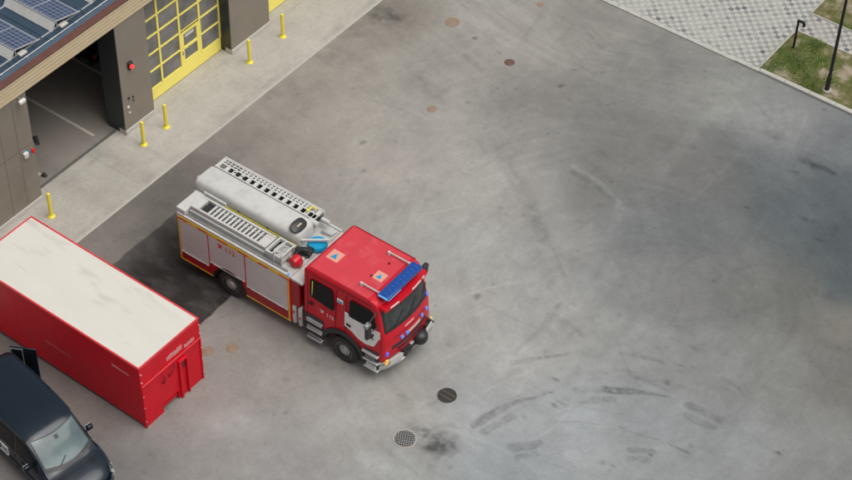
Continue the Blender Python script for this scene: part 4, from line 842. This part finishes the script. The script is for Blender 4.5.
# door outlines
side_panel('mud_line', [(5.72, .84), (5.80, .84), (5.80, .95), (5.72, .95)], 'dark_red', .003)
for (a, b) in ((5.10, 6.18), (6.55, 7.66)):
    side_panel('door_seam', [(a, 1.30), (a + .014, 1.30), (a + .014, 2.86), (a, 2.86)], 'dark_red', .003)
    side_panel('door_seam', [(b, 1.35), (b + .014, 1.35), (b + .014, 2.86), (b, 2.86)], 'dark_red', .003)
w1 = side_panel('side_window', [(5.22, 2.16), (5.28, 2.08), (6.08, 1.98), (6.14, 2.04), (6.06, 2.72), (6.0, 2.78), (5.28, 2.80), (5.22, 2.74)], 'glass', .006)
T(MB().tube([(5.30, .05, 2.15), (5.31, .075, 2.72)], .022, 8), 'grab_rail', 'yellow', smooth=True)
side_panel('side_window', [(6.70, 2.22), (6.76, 2.15), (7.60, 2.10), (7.66, 2.16), (7.54, 2.74), (7.44, 2.80), (6.76, 2.81), (6.70, 2.76)], 'glass', .006)
M['panel_white'] = mat('panel_white', (.74, .74, .70), .45, var=.04)
side_panel('door_panel_white', [(6.54, 2.22), (6.66, 2.22), (6.70, 2.13), (7.79, 2.07), (7.84, 1.40), (7.30, 1.34), (7.05, 1.42), (6.84, 1.56), (6.54, 1.66)], 'panel_white', .004)
side_panel('emblem', [(7.40, 1.80), (7.44, 1.90), (7.50, 1.87), (7.58, 1.92), (7.60, 1.84), (7.55, 1.76), (7.60, 1.66), (7.52, 1.70), (7.46, 1.64), (7.45, 1.74)], 'black', .010, dup=False)
side_panel('badge_plate', [(6.24, 2.46), (6.46, 2.46), (6.46, 2.60), (6.24, 2.60)], 'white', .007)
side_panel('badge_field', [(6.26, 2.48), (6.44, 2.48), (6.44, 2.53), (6.26, 2.53)], 'blue_tri', .010)
for x in (5.18, 6.62): side_panel('door_handle', [(x, 1.74), (x + .16, 1.72), (x + .16, 1.80), (x, 1.82)], 'black', .02)
side_text('emergency_number', '112', .20, 'white', 6.00, 1.68, .0)
T(phone(MB(), 5.70, 1.72, .08, -.002), 'phone_symbol', 'white')
side_panel('arch_trim', arch(FX, .86, .62) + arch(FX, .70, .62)[::-1], 'black', .05)
# steps below the doors
for i, (z, dx) in enumerate(((1.12, 0), (.80, .02), (.45, .05))):
    T(MB().box(5.12 + dx, 5.72 + dx * .4, -.06 - .02 * i, .18, z - .03, z + .02).box(5.12 + dx, 5.72, -.06 - .02 * i, -.045, z - .10, z + .02), 'step', 'alu', bevel=.012)
T(MB().box(5.02, 5.74, .0, .3, .45, 1.28), 'step_housing', 'black', bevel=.02)
for z, x0 in ((1.08, 7.22), (.78, 7.26), (.46, 7.30)):
    T(MB().box(x0, 7.82, -.05, .2, z - .03, z + .03), 'step', 'alu', bevel=.012)
T(MB().box(7.22, 7.80, .03, .3, .46, 1.2), 'step_housing', 'black', bevel=.02)
# windscreen following the front
def fx(z):
    pts = [(3.02, 7.64), (2.60, 7.74), (2.10, 7.84), (1.90, 7.90), (1.5, 7.93), (1.0, 7.93)]
    for (z1, x1), (z0, x0) in zip(pts, pts[1:]):
        if z >= z0: return x0 + (x1 - x0) * (z - z0) / (z1 - z0)
    return 7.93
def front_panel(name, y0, y1, z0, z1, m, out=.01, th=.02, ny=16, nz=4, par=None, slope=0, bevel=0):
    vs = []; fs_ = []
    for lay in (out, out - th):
        for j in range(nz + 1):
            z = z0 + (z1 - z0) * j / nz
            for i in range(ny + 1):
                y = y0 + (y1 - y0) * i / ny; x, yy, zz = dm(fx(z), y, z); vs.append((x + lay, yy, zz))
    N_ = (ny + 1) * (nz + 1)
    for j in range(nz):
        for i in range(ny):
            a = j * (ny + 1) + i; q = (a, a + 1, a + ny + 2, a + ny + 1); fs_.append(q); fs_.append(tuple(v + N_ for v in q[::-1]))
    rim = [i for i in range(ny + 1)] + [j * (ny + 1) + ny for j in range(1, nz + 1)] + [nz * (ny + 1) + i for i in range(ny - 1, -1, -1)] + [j * (ny + 1) for j in range(nz - 1, 0, -1)]
    for a, b in zip(rim, rim[1:] + rim[:1]): fs_.append((a, b, b + N_, a + N_))
    return T(MB().add(vs, fs_), name, m, par, smooth=True)
ws = front_panel('windscreen', .13, 2.37, 1.98, 2.93, 'black', .004)
front_panel('windscreen_glass', .22, 2.28, 2.08, 2.86, 'cabglass', .009, par=ws)
wp = MB()
for (y, a) in ((.55, .5), (1.25, .5), (1.95, .5)):
    p = dm(fx(2.06), y, 2.06); q = dm(fx(2.5), y + a, 2.42); wp.bar((p[0] + .04, p[1], p[2]), (q[0] + .035, q[1], q[2]), .02)
T(wp, 'wiper', 'black', ws)
dots = MB()  # two rows of small dark dots on the windscreen
for i in range(8):
    for z in (2.3, 2.62):
        y = .45 + i * .24 + (.1 if z > 2.5 else 0); 
        if y > 2.2: continue
        p = dm(fx(z), y, z); dots.lathe([(.026, 0), (.02, .012)], (p[0] + .008, p[1], p[2]), 'x', 10)
T(dots, 'windscreen_dot', 'black', ws)
# sun visor lip with pale patches
front_panel('visor', .10, 2.40, 2.90, 3.00, 'red', .22, .24)
front_panel('visor_mark', .35, .75, 2.94, 2.985, 'white', .228, .01, 6, 1); front_panel('visor_mark', 1.45, 1.95, 2.94, 2.985, 'white', .228, .01, 6, 1); front_panel('visor_mark', 2.05, 2.2, 2.94, 2.985, 'white', .228, .01, 4, 1)
front_panel('grille_slot', .35, 2.15, 1.24, 1.36, 'black', .012); front_panel('grille_slot', .60, 1.9, 1.08, 1.16, 'black', .012); front_panel('grille_slot', .45, 2.05, 1.66, 1.70, 'dark_red', .012)
front_panel('name_strip', 1.05, 1.72, 1.47, 1.56, mat('name_strip', (.55, .42, .38), .4), .03)
front_panel('name_strip', .95, 1.4, 1.80, 1.85, 'faded', .02)
for y in (.72, .96, 1.80, 2.14):
    front_panel('grille_flasher', y, y + .11, 1.47 if y < 1.5 else 1.55, 1.56 if y < 1.5 else 1.64, 'blue_flash', .05, .05, 3, 1)
front_panel('corner_flasher', .10, .20, 1.08, 1.22, 'violet_flash', .03, .04, 3, 1)
front_panel('corner_flasher', 2.30, 2.40, 1.98, 2.10, 'violet_flash', .03, .04, 3, 1)
# bumper
bp = MB(); 
def bumper(z0, z1, out, name, m, y0=-.01, y1=2.51, inset=.3):
    vs = []; fs_ = []; n_ = 24
    for i in range(n_ + 1):
        t = i / n_; y = y0 + (y1 - y0) * t; q = (2 * t - 1); x = 7.60 + out - .30 * abs(q) ** 5
        for (dx, z) in ((-inset, z0), (0, z0 + .02), (0.02, (z0 + z1) / 2), (0, z1 - .02), (-inset, z1)): vs.append((x + dx + .10 * (1 - q * q), y, z))
    for i in range(n_):
        for j in range(5): a = i * 5 + j; b = i * 5 + (j + 1) % 5; fs_.append((a, b, b + 5, a + 5))
    fs_ += [(4, 3, 2, 1, 0), tuple(n_ * 5 + j for j in range(5))]
    return T(MB().add(vs, fs_), name, m, smooth=True)
M['bumper'] = mat('bumper_grey', (.16, .16, .16), .5, var=.15); bumper(.82, 1.06, .33, 'bumper', 'bumper'); bumper(.66, .80, .40, 'bumper_trim', 'dull_white'); bumper(.42, .64, .37, 'lower_bumper', 'alu')
for y in (.10, 1.88): front_panel('headlight', y, y + .52, .84, 1.03, 'headlight', .20, .05, 4, 2)
front_panel('indicator', .02, .10, .86, 1.0, 'amber', .12, .05, 2, 1); front_panel('indicator', 2.40, 2.48, .86, 1.0, 'amber', .12, .05, 2, 1)
# winch, coupling and spare reel in the middle of the front
T(MB().lathe([(.10, -.20), (.21, -.18), (.24, -.10), (.25, 0), (.24, .08), (.19, .14), (.08, .19)], (8.14, 1.66, .84), 'z', 30), 'winch_drum', 'black', smooth=True)
T(MB().cbox((8.10, 1.0, .80), (.22, .34, .24)).cbox((8.06, 2.12, .84), (.2, .26, .26)).cbox((8.05, 1.55, .70), (.2, 1.3, .12)).tube([(8.1, .7, .8), (8.26, .9, .9), (8.2, 1.15, .8)], .04, 8).tube([(8.0, 2.3, .8), (8.2, 2.25, 1.0), (8.0, 2.2, 1.1)], .035, 8), 'winch_frame', 'black', bevel=.02)
T(MB().tube([(8.0, .35, .62), (8.16, .5, .66), (8.22, .8, .70)], .03, 8), 'tow_bar', 'steel', smooth=True)
# mirrors
for s, nm in ((-1, 0), (1, 1)):
    Y = lambda v: WC + s * v * (1 if s < 0 else .93)
    zm, hm = (2.28, .50) if s < 0 else (2.55, .30)
    m_ = T(MB().cbox((7.62 if s < 0 else 7.56, Y(1.48), zm), (.12, .22, hm)), 'mirror', 'black', bevel=.04, seg=3)
    T(MB().cbox((7.62 if s < 0 else 7.56, Y(1.48), zm + .27 * hm / .5), (.15, .24, .10)), 'mirror_cap', 'black', m_, bevel=.03)
    T(MB().tube([(7.66, Y(1.12), 2.86), (7.66, Y(1.5), 2.70)], .018, 8).tube([(7.74, Y(1.14), zm), (7.66, Y(1.42), zm)], .018, 8), 'mirror_arm', 'black' if s < 0 else 'black', m_, smooth=True, pieces=True)
T(MB().cbox((7.62, WC - 1.52, 2.60), (.14, .22, .16)), 'mirror_cap', mat('mirror_grey', (.25, .26, .26), .3, .2), None, bevel=.04, seg=3)
# cab roof: lining, marks, rails, light bar
T(MB().box(5.12, 7.30, .20, 2.30, 3.146, 3.156), 'roof_skin', 'roof_red', bevel=.004)
for y in (.14, 2.33): T(MB().box(5.14, 7.42, y, y + .03, 3.147, 3.153), 'roof_groove', 'dark_red')
def roof_square(cx, cy, s):
    T(MB().cbox((cx, cy, 3.158), (s, s, .006)), 'civil_marking', 'orange_square')
    q = s * .27
    T(MB().prism([(cx + q, cy - q * 1.1), (cx - q * .9, cy - .0 + q * 1.0), (cx - q * .9, cy - q * 1.1)] if False else [(cx - q, cy - q), (cx + q * .9, cy - q), (cx + q * .0 , cy + q)] , 3.161, 3.165, 'z'), 'triangle_marking', 'blue_tri')
roof_square(5.46, .98, .42); roof_square(7.02, 1.12, .36)
for y, x0, x1 in ((.52, 6.80, 7.48), (2.02, 6.68, 7.42)):
    r_ = T(MB().tube([(x0, y, 3.24), (x1, y, 3.24)], .024, 8), 'roof_rail', 'dull_white', smooth=True)
    for x in (x0, x1): T(MB().lathe([(.06, 0), (.055, .05), (.045, .10)], (x, y, 3.155), 'z', 14), 'rail_foot', 'dull_white', r_, smooth=True)
for x, y in ((6.92, 1.70), (6.82, .98)): T(MB().lathe([(.04, 0), (.03, .06)], (x, y, 3.155), 'z', 12), 'antenna_base', 'dark_red', smooth=True)
lb = T(MB().box(7.58, 7.62, .55, 1.95, 3.12, 3.2).box(7.52, 7.86, .42, 2.06, 3.20, 3.23), 'light_bar', 'black', bevel=.01)
T(MB().box(7.50, 7.88, .40, 2.08, 3.23, 3.35), 'bar_lens', 'blue_lens', lb, bevel=.03, seg=3)
bl_ = MB()
for i in range(9):
    if i % 1 == 0: bl_.cbox((7.69, .53 + i * .178, 3.353), (.06, .05, .006)).cbox((7.80, .48 + i * .178, 3.353), (.04, .04, .006))
T(bl_, 'bar_led', mat('pale_led', (.02, .12, .42), .25), lb)
T(MB().box(7.87, 7.885, .42, 1.0, 3.24, 3.26).box(7.52, 7.86, .392, .398, 3.25, 3.33), 'bar_flash', mat('cyan_flash', (.1, .5, .9), .2, emit=((.1, .45, .9), .6)), lb)

# ---------------------------------------------------------------- van (local: x forward from the mirrors)
vn = empty('van', (8.50, -22.69, 0), math.radians(-9)); tag(vn, 'dark blue van with a pale reflecting windscreen parked beside the red container', 'van')
def itp(tab, x):
    if x <= tab[0][0]: return tab[0][1]
    for (a, p), (b, q) in zip(tab, tab[1:]):
        if x <= b: t = (x - a) / (b - a); return p + (q - p) * t
    return tab[-1][1]
ZT = [(-3.5, 1.68), (-3.42, 1.90), (-3.25, 1.96), (-2, 1.99), (-1, 1.98), (-.5, 1.93), (-.28, 1.87), (-.1, 1.76), (.15, 1.56), (.4, 1.34), (.62, 1.16), (.72, 1.12), (1.0, 1.06), (1.3, .97), (1.5, .86), (1.62, .72), (1.68, .60)]
WB = [(-3.5, .90), (-3.4, .95), (0, .96), (.8, .96), (1.2, .90), (1.45, .80), (1.6, .66), (1.68, .54)]
WR = [(-3.5, .80), (-3.3, .84), (-1.5, .84), (-.3, .80), (.2, .80), (.62, .84), (1.0, .82), (1.3, .74), (1.5, .64), (1.62, .52), (1.68, .44)]
def ztop(x, y): wr = itp(WR, x); return itp(ZT, x) - .07 * min(1.2, abs(y) / wr) ** 4
def vring(x):
    zt, wb, wr = itp(ZT, x), itp(WB, x), itp(WR, x); zr = zt - .07; zb = min(1.02, zr - .06 if zt < 1.2 else 1.02)
    h = [(wb - .06, .24), (wb - .01, .36), (wb, .62), (wb, .85), (wb - .01, zb)]
    for t in (.3, .65, .9): h.append((wb - .01 + (wr - wb + .03) * t, zb + (zr - .05 - zb) * t))
    h += [(wr, zr)]
    top = [(wr * (1 - i / 6), ztop(x, wr * (1 - i / 6))) for i in range(1, 7)]
    half = h + top
    return [(-y, z) for y, z in half[:-1]] + [half[-1]] + [(y, z) for y, z in reversed(half[:-1])]
XS = [-3.5, -3.46, -3.42, -3.34, -3.25] + list(np.arange(-3.0, -.5, .25)) + [-.45, -.36, -.28, -.2, -.1, 0, .1, .2, .3, .4, .5, .58, .65, .72, .85, 1.0, 1.15, 1.3, 1.4, 1.5, 1.56, 1.62, 1.66, 1.68]
vs = []; fs_ = []; k = len(vring(0))
for x in XS:
    for y, z in vring(x): vs.append((x, y, z))
for i in range(len(XS) - 1):
    for j in range(k): fs_.append((i * k + j, i * k + (j + 1) % k, (i + 1) * k + (j + 1) % k, (i + 1) * k + j))
fs_ += [tuple(range(k)), tuple(range((len(XS) - 1) * k, len(XS) * k))[::-1]]
MB().add(vs, fs_).build('body', 'van', vn, smooth=True)
def patch(name, m, xf, yf, nu=10, nv=12, off=.008, parent=vn):
    vs = []; fs_ = []
    for i in range(nu + 1):
        for j in range(nv + 1):
            v = -1 + 2 * j / nv; u = i / nu; x = xf(u, v); y = yf(u, v); vs.append((x, y, ztop(x, y) + off))
    for i in range(nu):
        for j in range(nv): a = i * (nv + 1) + j; fs_.append((a, a + 1, a + nv + 2, a + nv + 1))
    n0 = len(vs); vs += [(a, b, c - .004) for a, b, c in vs[:n0]]; fs_ += [tuple(q + n0 for q in f[::-1]) for f in fs_]
    return MB().add(vs, fs_).build(name, m, parent, smooth=True)
wsc = patch('windscreen', 'van_glass', lambda u, v: (-.22 + .12 * (1 - v * v)) + u * (.66 + .04 * (1 - v * v)), lambda u, v: v * (.70 + .05 * u), off=.012)
patch('windscreen_seal', 'black', lambda u, v: (-.26 + .12 * (1 - v * v)) + u * (.76 + .05 * (1 - v * v)), lambda u, v: v * (.735 + .05 * u), off=.006)
patch('cowl', 'black', lambda u, v: .47 + .17 * (1 - v * v) + u * .07, lambda u, v: v * .77, 2, 12, off=.016)
patch('mirror_mount', 'black', lambda u, v: -.05 + u * .10, lambda u, v: v * .06, 2, 4, off=.018, parent=wsc)
for y in (-.35, .42):
    MB().tube([(.60, y, ztop(.6, y) + .03), (.46, y + .3, ztop(.46, y + .3) + .04)], .012, 8).build('wiper', 'black', vn)
patch('hood_seam', 'black', lambda u, v: .76 + .09 * (1 - v * v) + u * .015, lambda u, v: v * .72, 1, 12, off=.003)
for s in (-1, 1):
    lv = MB()
    for i in range(4): 
        y = s * (.50 + .0 * i); x = .82 + i * .05; lv.bar((x, y - .1, ztop(x, y - .1) + .008), (x, y + .1, ztop(x, y + .1) + .008), .012, .01)
    lv.build('bonnet_vent', 'black', vn)
def side_pt(x, t, s, off=.008):
    wb, wr, zr = itp(WB, x), itp(WR, x), itp(ZT, x) - .07; return (x, s * (wb - .01 + (wr - wb + .03) * t + off), 1.02 + (zr - .05 - 1.02) * t)
def side_win(x0, x1, s, m='glass', t0=.1, t1=.88, name='side_window', cut=0.):
    vs = []; n_ = 8
    for off in (.010, .002):
        for i in range(n_ + 1):
            x = x0 + (x1 - x0) * i / n_; xt = x0 + (x1 - cut - x0) * i / n_
            vs.append(side_pt(x, t0, s, off)); vs.append(side_pt(xt, t1, s, off))
    N_ = 2 * (n_ + 1); fs_ = []
    for i in range(n_): a = 2 * i; fs_ += [(a, a + 2, a + 3, a + 1), (a + N_ + 1, a + N_ + 3, a + N_ + 2, a + N_)]
    fs_ += [(0, 1, N_ + 1, N_), (2 * n_, 2 * n_ + N_, 2 * n_ + N_ + 1, 2 * n_ + 1)]
    return MB().add(vs, fs_).build(name, m, vn, smooth=False)
for s in (-1, 1):
    side_win(-.72, .30, s, cut=.42); side_win(-1.95, -.82, s); side_win(-3.25, -2.05, s)
    m_ = MB().cbox((.02, s * 1.09, 1.22), (.13, .20, .17)).build('wing_mirror', 'van', vn, bevel=.045, seg=3)
    MB().cbox((-.05, s * 1.09, 1.22), (.012, .17, .13)).build('mirror_glass', 'headlight', m_)
    MB().bar((.05, s * .92, 1.12), (.02, s * 1.02, 1.18), .05).build('mirror_arm', 'black', m_)
    MB().tube([(x, s * (itp(WR, x) + .015), itp(ZT, x) - .055) for x in (-3.2, -2, -1, -.4)], .014, 8).build('roof_rail', 'black', vn, smooth=True)
    MB().bar((-3.3, s * .968, .62), (.75, s * .968, .62), .03, .05).build('side_moulding', 'black', vn)
    hl = MB()
    hv = [(1.18, .885, .86), (1.46, .77, .78), (1.50, .75, .66), (1.22, .885, .68)]
    hl.add([(x + .02, s * (y + .025), z) for x, y, z in hv] + [(x - .06, s * (y - .05), z) for x, y, z in hv], [(0, 1, 2, 3), (7, 6, 5, 4), (0, 4, 5, 1), (1, 5, 6, 2), (2, 6, 7, 3), (3, 7, 4, 0)]).build('headlight', 'headlight', vn, bevel=.01)
    MB().bar((-.5, s * .972, .92), (-.34, s * .972, .92), .02, .03).build('door_handle', 'black', vn)
    sm2 = MB()
    for x in (-.78, .52, -2.0): sm2.box(x, x + .01, s * .955, s * .963, .3, 1.0)
    sm2.build('door_seam', 'black', vn)
    for x in (.85, -2.3):
        t_ = MB().lathe([(.20, -.10), (.30, -.11), (.335, -.08), (.335, .08), (.30, .11), (.20, .10)], (x, s * .86, .335), 'y', 30, (False, False)).build('wheel', 'rubber', vn, smooth=True)
        MB().lathe([(.21, s * .08), (.2, s * .10), (.06, s * .08), (.05, s * .11)], (x, s * .86, .335), 'y', 24, (False, True)).build('rim', 'rim', t_, smooth=True)
gr = MB()
for z in (.50, .58, .66): gr.box(1.66, 1.70, -.42, .42, z, z + .03)
gr.build('grille', 'steel', vn, bevel=.005)
fb = MB()
fb.tube([(1.12, -.90, .74), (1.42, -.80, .74), (1.6, -.62, .72), (1.69, -.4, .70)], .022, 8).tube([(1.12, .90, .74), (1.42, .80, .74), (1.6, .62, .72), (1.69, .4, .70)], .022, 8)
fb.build('bumper_trim', 'alu', vn, smooth=True)
# pale outline mark on the near side
om = MB(); X0, X1, Z0, Z1 = -1.52, -1.12, .72, 1.16
def sp2(x, z): return (x, -.975 if z < 1.0 else -.965, z)
for a, b in ((sp2(X0, .66), sp2(X1, .66)), (sp2(X1, .66), sp2(X1, .98)), (sp2(X1, .98), sp2(X0, .98))): om.bar(a, b, .015, .035, up=(0, 1, 0))
om.bar(sp2(-1.45, .74), sp2(-1.2, .74), .012, .03, up=(0, 1, 0)).bar(sp2(-1.45, .84), sp2(-1.2, .90), .012, .03, up=(0, 1, 0))
om.build('side_mark', 'white', vn)
# right rear door standing open
rd = empty('rear_door', (-3.48, .93, 0), math.radians(38)); rd.parent = vn
MB().box(0, .80, -.025, .025, .45, 1.94).build('door_leaf', 'van', rd, bevel=.02)
MB().box(.10, .70, -.032, .032, 1.15, 1.82).build('window', 'glass', rd, bevel=.01)
MB().box(.03, .05, -.036, -.026, .5, 1.90).box(.05, .38, -.036, -.026, 1.88, 1.90).box(.38, .40, -.036, -.026, 1.0, 1.90).build('door_seal', 'alu', rd)
